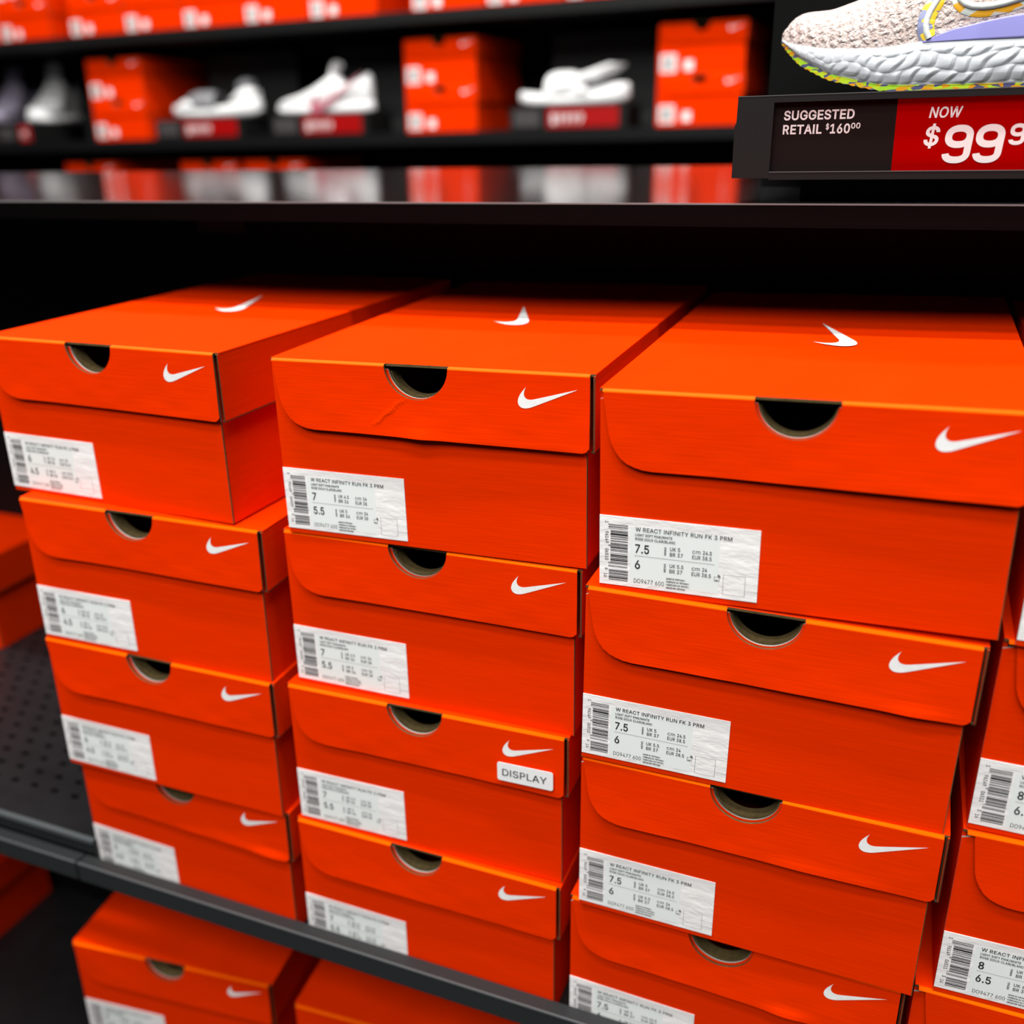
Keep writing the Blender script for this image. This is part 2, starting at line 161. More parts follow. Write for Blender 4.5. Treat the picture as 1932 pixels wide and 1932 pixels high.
# ------------------------------------------------------------------ lettering
GLYPHS = json.loads(r'''{"$":[447,[[[216,-74,202,-74,202,145],[202,364,202,583,216,583],[230,583,244,583,244,364],[244,145,244,-74,230,-74]],[[263,-9,224,-9,187,-9],[155,-3,128,9,100,21],[79,38,64,60,49,82],[40,107,38,137,60,137],[82,137,104,137,106,117],[112,101,123,88,134,75],[149,65,166,59,184,52],[203,49,224,49,247,49],[268,53,286,60,304,68],[319,78,329,92,340,105],[346,121,346,139,346,155],[341,169,332,179,323,189],[311,198,296,205,281,211],[264,217,245,222,224,228],[204,234,184,239,142,251],[109,268,86,289,63,311],[52,339,52,372,52,401],[60,426,75,448,90,469],[111,486,138,498,164,510],[194,516,227,516,261,516],[290,510,316,498,342,486],[362,469,377,449,392,428],[400,404,401,378,380,378],[358,378,337,378,335,403],[323,423,302,437,281,451],[256,459,225,459,203,459],[184,455,167,448,151,441],[138,431,129,418,120,406],[115,391,115,376,115,358],[120,344,131,334,142,323],[154,314,169,308,184,302],[199,297,212,293,230,289],[247,284,264,279,279,275],[295,270,312,264,328,257],[344,248,359,238,373,227],[385,214,395,198,404,181],[408,162,408,139,408,111],[401,86,386,64,372,41],[351,24,323,11,296,-2]]]],".":[188,[[[108,-4,95,-4,83,-4],[72,0,63,9,54,18],[50,28,50,41,50,54],[54,65,63,73,72,82],[83,87,95,87,108,87],[119,82,128,73,137,65],[141,54,141,41,141,28],[137,18,128,9,119,0]]]],"/":[249,[[[216,533,235,533,180,330],[126,127,71,-76,52,-76],[33,-76,14,-76,69,127],[124,330,178,533,197,533]]]],"0":[453,[[[264,-7,227,-7,189,-7],[157,3,130,24,103,45],[83,74,69,113,55,152],[48,199,48,254,48,309],[55,356,69,395,83,434],[104,464,130,484,157,505],[189,516,227,516,264,516],[296,505,323,484,350,464],[370,434,384,395,398,356],[405,309,405,254,405,199],[398,152,384,113,370,74],[350,45,323,24,297,3]],[[202,50,227,50,252,50],[273,58,290,74,308,90],[321,113,330,144,339,174],[344,211,344,254,344,297],[339,334,330,365,321,395],[308,419,290,435,273,451],[252,460,227,460,202,460],[180,451,163,435,146,419],[132,395,123,365,114,334],[109,297,109,254,109,211],[114,174,123,144,132,113],[146,90,163,74,180,58]]]],"1":[453,[[[181,0,76,0,76,18],[76,36,76,55,181,55],[286,55,391,55,391,36],[391,18,391,0,286,0]],[[250,509,276,509,276,339],[276,170,276,0,255,0],[234,0,212,0,212,149],[212,299,212,448,211,448],[210,448,209,448,168,418],[127,388,86,358,86,381],[86,404,86,427,123,454],[161,481,198,509,224,509]]]],"2":[453,[[[172,0,64,0,64,16],[64,32,64,47,121,108],[177,168,234,229,254,249],[270,267,282,282,295,298],[304,313,311,327,317,341],[320,356,320,371,320,390],[316,405,308,419,299,432],[288,442,273,449,259,456],[242,460,224,460,204,460],[187,456,172,447,158,439],[147,428,139,413,131,399],[127,382,127,362,107,362],[86,362,66,362,66,392],[72,419,86,442,100,465],[119,483,143,496,167,509],[194,516,225,516,255,516],[282,509,306,497,329,484],[348,467,361,445,374,424],[381,399,381,372,381,354],[378,335,371,318,364,300],[353,280,336,259,319,237],[296,211,267,180,229,140],[191,100,153,60,153,59],[153,58,153,57,231,57],[310,57,389,57,389,38],[389,19,389,0,281,0]]]],"3":[453,[[[252,-7,218,-7,187,-7],[158,-1,133,10,107,21],[86,37,70,57,54,78],[46,103,44,132,66,132],[87,132,109,132,111,114],[117,99,126,87,136,75],[149,65,165,59,181,53],[199,50,219,50,239,50],[258,53,275,61,292,68],[305,79,315,93,324,107],[329,124,329,145,329,163],[325,181,316,196,307,212],[293,224,275,234,256,243],[231,248,201,248,186,248],[172,248,157,248,157,265],[157,282,157,299,200,349],[244,399,288,448,288,450],[288,451,288,452,215,452],[142,452,70,452,70,471],[70,490,70,509,171,509],[272,509,372,509,372,493],[372,477,372,461,319,400],[265,339,211,278,211,282],[211,285,211,289,249,293],[281,288,308,276,335,263],[356,246,371,222,386,199],[393,173,393,145,393,115],[385,89,370,66,355,43],[335,25,309,12,282,0]]]],"4":[453,[[[164,105,40,105,40,123],[40,141,40,158,109,275],[178,392,247,509,268,509],[289,509,311,509,243,394],[176,280,109,166,109,165],[109,164,109,163,210,163],[312,163,413,163,413,144],[413,125,413,105,289,105]],[[302,0,282,0,282,40],[282,81,282,121,282,130],[282,138,282,146,282,203],[282,260,282,318,302,318],[322,318,343,318,343,212],[343,106,343,0,322,0]]]],"5":[453,[[[254,-7,221,-7,191,-7],[164,-1,140,11,116,23],[97,39,83,60,69,81],[61,104,60,130,81,130],[101,130,122,130,124,115],[129,101,138,89,147,77],[159,67,173,60,188,53],[204,50,221,50,242,50],[260,55,276,64,292,74],[305,87,314,104,323,121],[328,141,328,162,328,184],[323,204,314,221,304,238],[291,252,275,262,258,272],[239,277,218,277,201,277],[184,274,167,268,151,263],[138,255,128,246,108,248],[88,250,67,253,77,338],[86,423,96,509,186,509],[276,509,366,509,366,490],[366,471,366,452,294,452],[222,452,151,452,145,402],[139,352,134,301,135,301],[135,301,136,301,147,311],[161,319,178,325,194,331],[211,334,229,334,253,334],[274,329,294,321,313,313],[331,301,345,285,359,270],[371,252,379,231,387,210],[391,188,391,163,391,130],[384,101,369,76,354,50],[334,30,309,15,283,1]]]],"6":[453,[[[258,-7,226,-7,195,-7],[167,0,142,15,118,29],[98,49,84,74,71,100],[64,129,64,162,64,186],[69,212,80,239,91,266],[110,300,137,340,176,396],[214,453,252,509,276,509],[299,509,322,509,265,426],[208,344,151,261,149,261],[147,261,145,261,150,271],[157,280,165,288,174,296],[184,302,196,307,207,312],[221,314,235,314,266,314],[293,308,316,295,339,282],[357,263,370,240,382,216],[389,189,389,157,389,125],[382,97,368,73,354,48],[334,28,310,14,286,0]],[[207,48,226,48,246,48],[264,53,279,63,294,72],[306,85,314,101,323,118],[327,136,327,157,327,178],[323,197,314,213,306,230],[294,242,279,251,264,261],[246,265,226,265,207,265],[189,261,174,252,159,243],[147,230,138,214,129,198],[125,179,125,158,125,137],[129,118,138,102,147,85],[159,72,174,63,189,53]]]],"7":[453,[[[120,0,97,0,172,149],[248,299,323,448,323,450],[323,451,323,452,236,452],[149,452,62,452,62,471],[62,490,62,509,172,509],[281,509,391,509,391,489],[391,469,391,449,315,299],[240,150,165,0,142,0]]]],"8":[453,[[[324,-7,226,-7,129,-7],[52,54,52,132,52,209],[129,270,226,270,324,270],[401,209,401,132,401,54]],[[338,87,338,136,338,184],[289,222,226,222,164,222],[115,184,115,136,115,87],[164,49,226,49,289,49]],[[314,242,226,242,139,242],[70,302,70,379,70,456],[139,516,226,516,314,516],[383,456,383,379,383,302]],[[320,332,320,378,320,424],[279,460,226,460,174,460],[133,424,133,378,133,332],[174,296,226,296,279,296]]]],"9":[453,[[[195,516,226,516,258,516],[286,508,310,494,335,480],[354,460,368,434,382,409],[389,380,389,347,389,323],[383,297,373,270,362,243],[343,209,315,168,277,112],[239,56,200,0,177,0],[154,0,130,0,187,83],[244,165,301,248,303,248],[305,248,307,248,303,238],[296,229,287,221,279,213],[269,207,257,202,245,197],[232,195,218,195,187,195],[160,201,137,214,114,227],[96,245,83,269,70,292],[64,320,64,352,64,384],[71,412,85,436,99,461],[118,480,143,494,167,508]],[[246,460,226,460,207,460],[189,456,174,446,159,437],[147,424,138,407,130,391],[125,372,125,352,125,330],[130,312,138,295,147,279],[159,266,174,257,189,248],[207,243,226,243,246,243],[263,248,279,257,294,266],[306,279,314,295,323,311],[327,330,327,350,327,372],[323,391,314,407,306,424],[294,437,279,446,264,456]]]],"A":[480,[[[39,0,16,0,78,170],[140,339,201,509,226,509],[251,509,276,509,338,339],[401,170,463,0,440,0],[418,0,395,0,359,101],[323,202,287,302,281,321],[273,344,264,372,255,400],[245,435,232,478,236,478],[241,478,245,478,233,435],[222,399,213,371,204,343],[196,320,191,302,155,202],[120,101,85,0,62,0]],[[197,142,110,142,110,161],[110,180,110,199,197,199],[283,199,370,199,370,180],[370,161,370,142,283,142]]]],"B":[456,[[[122,0,60,0,60,170],[60,339,60,509,120,509],[181,509,241,509,276,509],[306,503,329,491,352,479],[369,462,381,442,392,422],[398,399,398,374,398,352],[394,334,387,320,379,306],[369,294,356,286,344,277],[330,271,315,267,315,265],[315,264,315,262,331,261],[347,255,363,245,379,235],[392,221,402,203,413,185],[418,163,418,136,418,111],[412,87,400,67,388,46],[370,30,344,18,319,6],[287,0,247,0,184,0]],[[125,115,125,57,165,57],[205,57,245,57,284,57],[313,65,330,80,347,95],[355,114,355,137,355,154],[351,170,342,184,334,198],[321,209,306,218,290,227],[271,231,248,231,207,231],[166,231,125,231,125,173]],[[125,341,125,285,162,285],[200,285,238,285,257,285],[273,289,288,296,303,303],[315,313,323,326,332,339],[336,355,336,372,336,395],[328,414,313,429,297,444],[273,452,240,452,202,452],[163,452,125,452,125,396]]]],"C":[510,[[[293,-7,267,-7,223,-7],[184,4,150,25,116,46],[89,76,70,115,50,154],[40,201,40,254,40,308],[50,354,70,393,89,432],[116,462,150,484,184,505],[223,516,267,516,293,516],[317,512,340,504,363,497],[384,486,402,471,420,457],[436,439,448,418,460,398],[468,374,473,348,451,348],[430,348,408,348,404,366],[398,381,389,395,381,408],[370,419,357,428,345,438],[331,444,315,449,300,454],[284,456,267,456,236,456],[208,448,184,432,159,417],[139,394,125,364,111,334],[103,297,103,254,103,211],[111,175,125,145,140,115],[159,92,184,76,209,61],[236,53,267,53,284,53],[300,55,315,60,331,65],[345,71,357,81,370,90],[381,101,389,114,398,128],[404,143,408,160,430,160],[451,160,473,160,469,135],[460,111,448,91,436,70],[421,52,402,38,384,23],[363,12,341,5,318,-3]]]],"D":[502,[[[271,0,219,0,178,0],[137,0,96,0,96,19],[96,38,96,57,136,57],[175,57,215,57,256,57],[291,65,318,81,345,97],[366,119,379,149,392,179],[399,214,399,255,399,296],[392,331,379,361,366,390],[346,412,320,428,293,444],[260,452,221,452,178,452],[136,452,93,452,93,471],[93,490,93,509,137,509],[181,509,225,509,275,509],[317,499,353,478,388,458],[415,429,433,391,452,353],[462,308,462,255,462,202],[452,157,433,119,414,81],[387,51,351,31,314,10]],[[103,509,125,509,125,339],[125,170,125,0,103,0],[82,0,60,0,60,170],[60,339,60,509,82,509]]]],"E":[419,[[[165,0,60,0,60,170],[60,339,60,509,164,509],[268,509,372,509,372,490],[372,471,372,452,290,452],[207,452,125,452,125,396],[125,341,125,286,202,286],[278,286,355,286,355,267],[355,248,355,229,278,229],[202,229,125,229,125,172],[125,114,125,57,208,57],[292,57,375,57,375,38],[375,19,375,0,270,0]]]],"F":[410,[[[82,0,60,0,60,170],[60,339,60,509,163,509],[266,509,369,509,369,490],[369,471,369,452,288,452],[206,452,125,452,125,394],[125,336,125,278,198,278],[272,278,346,278,346,259],[346,240,346,221,272,221],[198,221,125,221,125,147],[125,74,125,0,103,0]]]],"G":[520,[[[309,-7,269,-7,223,-7],[184,4,149,25,115,46],[88,77,69,116,50,155],[40,201,40,254,40,308],[50,354,69,393,88,432],[115,462,149,484,183,505],[221,516,265,516,292,516],[317,512,340,504,364,496],[385,484,403,469,422,454],[437,437,449,416,461,396],[470,373,474,349,452,349],[430,349,408,349,403,365],[396,380,387,393,379,406],[368,417,356,427,344,436],[330,444,315,448,300,453],[283,456,265,456,235,456],[208,448,183,432,159,417],[139,394,125,364,111,334],[103,297,103,254,103,211],[111,175,125,145,140,115],[159,92,184,76,209,61],[237,53,269,53,297,53],[323,59,345,71,367,83],[384,101,396,123,409,146],[415,172,415,202,421,201],[428,200,434,199,384,199],[333,199,283,199,283,218],[283,237,283,256,348,256],[413,256,478,256,478,237],[478,219,478,200,478,158],[469,122,451,91,433,60],[408,36,377,19,345,2]]]],"H":[517,[[[82,0,60,0,60,170],[60,339,60,509,82,509],[103,509,125,509,125,435],[125,362,125,289,214,289],[303,289,392,289,392,362],[392,435,392,509,414,509],[435,509,457,509,457,339],[457,170,457,0,435,0],[414,0,392,0,392,77],[392,155,392,232,303,232],[214,232,125,232,125,155],[125,77,125,0,103,0]]]],"I":[190,[[[82,0,60,0,60,170],[60,339,60,509,82,509],[103,509,125,509,125,339],[125,170,125,0,103,0]]]],"K":[467,[[[146,189,104,145,104,169],[104,193,104,216,116,232],[128,247,139,261,151,275],[162,290,174,303,187,317],[199,331,212,344,262,399],[313,454,364,509,392,509],[420,509,448,509,376,431],[304,353,231,276,230,276],[229,276,228,276,187,233]],[[82,0,60,0,60,170],[60,339,60,509,82,509],[103,509,125,509,125,451],[125,392,125,334,124,298],[124,261,124,225,124,214],[124,204,125,193,125,129],[125,64,125,0,103,0]],[[398,0,372,0,311,86],[249,173,188,259,201,276],[215,293,228,309,302,206],[375,103,449,0,423,0]]]],"L":[393,[[[160,0,60,0,60,170],[60,339,60,509,82,509],[103,509,125,509,125,358],[125,208,125,57,203,57],[282,57,361,57,361,38],[361,19,361,0,261,0]]]],"M":[602,[[[81,0,60,0,60,170],[60,339,60,509,87,509],[115,509,142,509,195,383],[248,256,301,130,354,256],[407,383,460,509,487,509],[515,509,542,509,542,339],[542,170,542,0,521,0],[501,0,480,0,480,128],[480,257,480,385,430,267],[380,148,330,30,311,30],[291,30,272,30,222,148],[172,267,122,385,122,257],[122,128,122,0,101,0]]]],"N":[523,[[[82,0,60,0,60,170],[60,339,60,509,85,509],[111,509,136,509,224,375],[311,242,399,108,399,242],[399,375,399,509,420,509],[442,509,463,509,463,339],[463,170,463,0,438,0],[412,0,387,0,300,133],[212,267,125,400,125,267],[125,133,125,0,103,0]]]],"O":[533,[[[311,-7,267,-7,223,-7],[184,4,150,25,116,46],[90,76,70,115,50,154],[40,201,40,254,40,308],[50,354,70,393,90,432],[116,462,150,484,184,505],[223,516,267,516,311,516],[350,505,384,484,418,462],[444,432,464,393,483,354],[493,308,493,254,493,201],[483,154,464,115,444,76],[418,46,384,25,350,4]],[[236,53,267,53,297,53],[325,61,349,76,374,91],[394,114,408,144,423,174],[430,211,430,254,430,298],[423,335,408,365,394,395],[374,417,349,433,325,448],[297,456,267,456,236,456],[209,448,184,433,159,417],[140,394,125,364,111,334],[103,297,103,254,103,211],[111,174,125,144,140,114],[159,92,184,76,209,61]]]],"P":[440,[[[81,0,60,0,60,170],[60,339,60,509,81,509],[101,509,122,509,122,339],[122,170,122,0,101,0]],[[105,356,105,509,153,509],[202,509,250,509,334,509],[400,442,400,356,400,270],[334,203,250,203,202,203],[153,203,105,203,105,356]],[[124,356,124,259,164,259],[205,259,245,259,296,259],[336,302,336,356,336,410],[296,453,245,453,205,453],[164,453,124,453,124,356]]]],"Q":[533,[[[274,121,245,159,268,159],[290,159,313,159,332,134],[351,109,369,85,374,78],[379,71,384,65,412,27],[440,-10,468,-48,446,-48],[423,-48,401,-48,382,-23],[364,2,346,27,341,33],[336,39,331,46,302,84]],[[311,-7,267,-7,223,-7],[184,4,150,25,116,46],[90,76,70,115,50,154],[40,201,40,254,40,308],[50,354,70,393,90,432],[116,462,150,484,184,505],[223,516,267,516,311,516],[350,505,384,484,418,462],[444,432,464,393,483,354],[493,308,493,254,493,201],[483,154,464,115,444,76],[418,46,384,25,350,4]],[[236,53,267,53,297,53],[325,61,349,76,374,91],[394,114,408,144,423,174],[430,211,430,254,430,298],[423,335,408,365,394,395],[374,417,349,433,325,448],[297,456,267,456,236,456],[209,448,184,433,159,417],[140,394,125,364,111,334],[103,297,103,254,103,211],[111,174,125,144,140,114],[159,92,184,76,209,61]]]],"R":[452,[[[81,0,60,0,60,170],[60,339,60,509,81,509],[101,509,122,509,122,339],[122,170,122,0,101,0]],[[105,362,105,509,152,509],[198,509,245,509,329,509],[395,444,395,362,395,280],[329,215,245,215,198,215],[152,215,105,215,105,362]],[[124,361,124,270,163,270],[201,270,240,270,291,270],[331,310,331,361,331,412],[291,453,240,453,201,453],[163,453,124,453,124,361]],[[254,157,215,235,238,235],[262,235,285,235,325,157],[365,78,405,0,381,0],[356,0,332,0,293,78]]]],"S":[447,[[[263,-9,224,-9,187,-9],[155,-3,128,9,100,21],[79,38,64,60,49,82],[40,107,38,137,60,137],[82,137,104,137,106,117],[112,101,123,88,134,75],[149,65,166,59,184,52],[203,49,224,49,247,49],[268,53,286,60,304,68],[319,78,329,92,340,105],[346,121,346,139,346,155],[341,169,332,179,323,189],[311,198,296,205,281,211],[264,217,245,222,224,228],[204,234,184,239,142,251],[109,268,86,289,63,311],[52,339,52,372,52,401],[60,426,75,448,90,469],[111,486,138,498,164,510],[194,516,227,516,261,516],[290,510,316,498,342,486],[362,469,377,449,392,428],[400,404,401,378,380,378],[358,378,337,378,335,403],[323,423,302,437,281,451],[256,459,225,459,203,459],[184,455,167,448,151,441],[138,431,129,418,120,406],[115,391,115,376,115,358],[120,344,131,334,142,323],[154,314,169,308,184,302],[199,297,212,293,230,289],[247,284,264,279,279,275],[295,270,312,264,328,257],[344,248,359,238,373,227],[385,214,395,198,404,181],[408,162,408,139,408,111],[401,86,386,64,372,41],[351,24,323,11,296,-2]]]],"T":[449,[[[85,452,32,452,32,471],[32,490,32,509,160,509],[288,509,417,509,417,490],[417,471,417,452,363,452],[310,452,257,452,257,301],[257,151,257,0,235,0],[214,0,193,0,193,151],[193,301,193,452,139,452]]]],"U":[517,[[[299,-8,259,-8,219,-8],[184,0,154,15,124,31],[101,53,85,80,68,107],[60,138,60,173,60,285],[60,397,60,509,81,509],[103,509,124,509,124,399],[124,288,124,178,124,154],[130,132,141,113,152,94],[167,79,187,68,207,57],[231,52,259,52,287,52],[311,57,331,68,351,79],[366,94,377,113,387,132],[393,154,393,178,393,288],[393,399,393,509,414,509],[436,509,457,509,457,397],[457,285,457,173,457,138],[449,107,433,80,416,53],[393,31,363,15,334,0]]]],"V":[480,[[[229,0,204,0,141,170],[79,339,16,509,39,509],[62,509,84,509,120,408],[156,307,192,206,198,189],[206,166,215,137,224,109],[235,73,248,31,243,31],[239,31,235,31,247,74],[258,110,267,138,276,166],[284,189,290,206,325,307],[360,408,395,509,417,509],[440,509,463,509,401,339],[340,170,278,0,253,0]]]],"W":[686,[[[180,0,155,0,109,170],[63,339,16,509,38,509],[60,509,82,509,109,404],[136,300,163,196,168,179],[172,163,175,145,179,128],[183,111,187,94,190,76],[194,58,197,40,194,40],[192,40,189,40,193,58],[196,76,200,94,203,111],[207,128,211,145,215,163],[220,179,224,196,251,300],[279,404,306,509,331,509],[355,509,380,509,407,404],[434,300,462,196,466,179],[470,163,474,145,478,128],[482,111,486,94,490,76],[494,58,497,40,494,40],[491,40,488,40,492,58],[495,76,499,94,502,111],[506,128,510,145,515,163],[519,179,523,196,550,300],[576,404,603,509,625,509],[647,509,670,509,623,339],[577,170,530,0,505,0],[480,0,455,0,426,108],[397,215,368,323,362,344],[357,367,351,391,346,416],[341,444,336,475,341,475],[345,475,350,475,345,445],[340,419,335,395,330,371],[324,347,318,323,289,215],[260,108,230,0,205,0]]]],"X":[470,[[[55,0,30,0,86,87],[142,173,198,260,144,343],[90,426,36,509,61,509],[87,509,112,509,153,443],[195,378,236,312,277,378],[319,443,360,509,385,509],[409,509,434,509,381,426],[327,343,274,260,330,173],[386,87,442,0,417,0],[391,0,366,0,323,68],[279,136,236,204,193,136],[149,68,106,0,81,0]]]],"Y":[472,[[[225,0,203,0,203,69],[203,139,203,208,141,308],[79,409,16,509,41,509],[66,509,91,509,125,454],[159,399,192,344,203,326],[213,309,222,292,231,275],[240,255,250,230,241,230],[232,230,224,230,233,255],[242,276,251,293,260,310],[270,327,280,344,314,399],[347,454,381,509,406,509],[430,509,455,509,393,409],[330,308,268,208,268,139],[268,69,268,0,247,0]]]],"c":[396,[[[226,-8,207,-8,173,-8],[143,0,117,16,91,33],[71,56,56,85,41,114],[34,149,34,187,34,227],[41,262,56,291,71,321],[91,343,117,360,143,376],[173,384,207,384,226,384],[243,382,260,377,276,372],[292,365,305,356,319,347],[330,335,340,322,350,309],[357,294,362,277,342,272],[322,267,303,262,300,272],[296,281,290,289,285,297],[278,305,270,311,262,317],[253,322,242,325,232,328],[220,330,207,330,182,330],[161,323,145,310,129,297],[116,280,108,258,100,237],[96,213,96,187,96,162],[100,139,108,117,116,96],[129,79,145,66,161,53],[182,46,207,46,220,46],[232,48,243,52,253,55],[263,60,271,66,279,72],[286,80,292,89,297,97],[301,107,304,117,324,112],[343,107,363,102,358,85],[351,70,341,56,332,43],[320,31,306,21,293,12],[277,4,261,-1,244,-6]]]],"m":[610,[[[73,0,53,0,53,126],[53,253,53,379,72,379],[92,379,112,379,112,351],[112,323,112,295,111,295],[109,295,108,295,113,316],[121,332,132,346,144,359],[157,369,172,376,187,383],[203,386,219,386,247,386],[270,378,287,361,305,344],[316,322,321,295,318,295],[315,295,312,295,317,313],[325,329,337,343,349,357],[364,367,381,375,398,382],[416,386,437,386,459,386],[479,381,497,372,515,362],[530,348,541,328,551,309],[557,285,557,255,557,170],[557,85,557,0,536,0],[516,0,496,0,496,85],[496,169,496,254,496,281],[488,301,473,313,457,325],[439,330,419,330,402,330],[387,327,374,320,362,313],[352,303,345,290,339,278],[335,263,335,247,335,165],[335,82,335,0,315,0],[295,0,274,0,274,87],[274,173,274,260,274,281],[267,298,253,311,239,324],[221,330,199,330,185,330],[171,327,158,320,144,313],[134,303,126,289,118,276],[114,258,114,238,114,159],[114,79,114,0,93,0]]]],"\u00c3":[480,[[[39,0,16,0,78,170],[140,339,201,509,226,509],[251,509,276,509,338,339],[401,170,463,0,440,0],[418,0,395,0,359,101],[323,202,287,302,281,321],[273,344,264,372,255,400],[245,435,232,478,236,478],[241,478,245,478,233,435],[222,399,213,371,204,343],[196,320,191,302,155,202],[120,101,85,0,62,0]],[[197,142,110,142,110,161],[110,180,110,199,197,199],[283,199,370,199,370,180],[370,161,370,142,283,142]],[[301,576,284,576,276,576],[268,577,260,580,252,583],[244,586,237,590,230,594],[223,597,217,600,211,603],[206,604,201,604,196,604],[191,601,188,595,185,590],[184,584,183,577,169,577],[155,577,141,577,141,597],[146,614,155,628,164,641],[177,648,196,648,205,648],[213,646,220,643,228,641],[235,637,241,633,248,629],[254,626,260,623,266,620],[272,619,278,619,284,619],[288,621,291,625,294,630],[296,637,297,646,311,646],[325,646,339,646,338,625],[333,608,324,595,314,582]]]]}''')
_tc = {}
def glyph(c, bold):
    """letter outline (bezier splines, thousandths) filled into a flat mesh"""
    if (c, bold) in _tc: return _tc[(c, bold)]
    outs = []
    for sp in GLYPHS[c][1]:
        pts = []; n = len(sp)
        for i in range(n):
            q, r = sp[i], sp[(i+1) % n]
            p0, p1, p2, p3 = (q[2], q[3]), (q[4], q[5]), (r[0], r[1]), (r[2], r[3])
            d = abs((p1[0]-p0[0])*(p3[1]-p0[1])-(p1[1]-p0[1])*(p3[0]-p0[0]))+abs((p2[0]-p0[0])*(p3[1]-p0[1])-(p2[1]-p0[1])*(p3[0]-p0[0]))
            ns = 1 if d < 3*math.hypot(p3[0]-p0[0], p3[1]-p0[1]) else 4
            for k in range(ns):
                t = k/ns; u = 1-t
                pts.append(tuple((u**3*w0+3*u*u*t*w1+3*u*t*t*w2+t**3*w3)/1000 for w0, w1, w2, w3 in zip(p0, p1, p2, p3)))
        cl = [p for i, p in enumerate(pts) if math.hypot(p[0]-pts[i-1][0], p[1]-pts[i-1][1]) > .007]
        outs.append(cl)
    area2 = lambda P: sum(P[i-1][0]*P[i][1]-P[i][0]*P[i-1][1] for i in range(len(P)))
    sg = 1 if area2(max(outs, key=lambda P: abs(area2(P)))) > 0 else -1
    grown = []
    for P in outs:
        Q = []
        for i in range(len(P)):
            a, b, d = P[i-1], P[i], P[(i+1) % len(P)]
            n1 = (b[1]-a[1], a[0]-b[0]); n2 = (d[1]-b[1], b[0]-d[0])
            l1, l2 = math.hypot(*n1), math.hypot(*n2); n1 = (n1[0]/l1, n1[1]/l1); n2 = (n2[0]/l2, n2[1]/l2)
            m = (n1[0]+n2[0], n1[1]+n2[1]); den = max(.8, 1+n1[0]*n2[0]+n1[1]*n2[1])
            Q.append((b[0]+sg*bold*m[0]/den, b[1]+sg*bold*m[1]/den))
        grown.append((Q, area2(P)*sg > 0))
    V, Fc = [], []; layer = -1
    for Q, outer in grown:
        if not outer: continue
        xa, xb = min(q[0] for q in Q), max(q[0] for q in Q); ya, yb = min(q[1] for q in Q), max(q[1] for q in Q)
        parts = [Q]+[h for h, o_ in grown if not o_ and min(q[0] for q in h) > xa-.01 and max(q[0] for q in h) < xb+.01 and min(q[1] for q in h) > ya-.01 and max(q[1] for q in h) < yb+.01]
        cu = bpy.data.curves.new('t', 'CURVE'); cu.dimensions = '2D'; cu.fill_mode = 'FRONT'
        for R_ in parts:
            s = cu.splines.new('POLY'); s.points.add(len(R_)-1); s.use_cyclic_u = True
            for p, q in zip(s.points, R_): p.co = (q[0], q[1], 0, 1)
        o = bpy.data.objects.new('t', cu); C.objects.link(o)
        dg = bpy.context.evaluated_depsgraph_get(); dg.update()
        me = bpy.data.meshes.new_from_object(o.evaluated_get(dg)); i = len(V)
        layer += 1; V += [(v.co.x, v.co.y, layer) for v in me.vertices]; Fc += [tuple(i+k for k in p.vertices) for p in me.polygons]
        bpy.data.objects.remove(o); bpy.data.curves.remove(cu); bpy.data.meshes.remove(me)
    r = (V, Fc)
    _tc[(c, bold)] = r; return r
def text(mb, s, x, z, cap, m, y=0, width=None, bold=.01, shear=0, rot=0):
    """lettering in the XZ plane, baseline start (x,z), capital height cap, optional total width"""
    V = []; Fc = []; pen = 0
    for c in s:
        if c == ' ': pen += .20; continue
        vs, fs = glyph(c, bold); i = len(V)
        V += [(v[0]+pen+shear*v[1], v[1], v[2]) for v in vs]; Fc += [tuple(i+q for q in f) for f in fs]
        pen += GLYPHS[c][0]/1000+bold
    x0 = min(v[0] for v in V); x1 = max(v[0] for v in V)
    k = cap/.5087; kx = k if width is None else width/(x1-x0)
    ca, sa = math.cos(rot), math.sin(rot); i = len(mb.v); mi = mb.mi(m)
    for v in V:
        a, b = (v[0]-x0)*kx, v[1]*k
        mb.v.append((x+a*ca-b*sa, y-v[2]*9e-6, z+a*sa+b*ca))
    for f in Fc: mb.f.append(tuple(i+q for q in f)); mb.m.append(mi)

def upc_bits(d):
    L = ['0001101', '0011001', '0010011', '0111101', '0100011', '0110001', '0101111', '0111011', '0110111', '0001011']
    s = '101'+''.join(L[int(c)] for c in d[:6])+'01010'
    s += ''.join(''.join('1' if q == '0' else '0' for q in L[int(c)]) for c in d[6:])+'101'
    return s
LW, LH = .0855, .0407

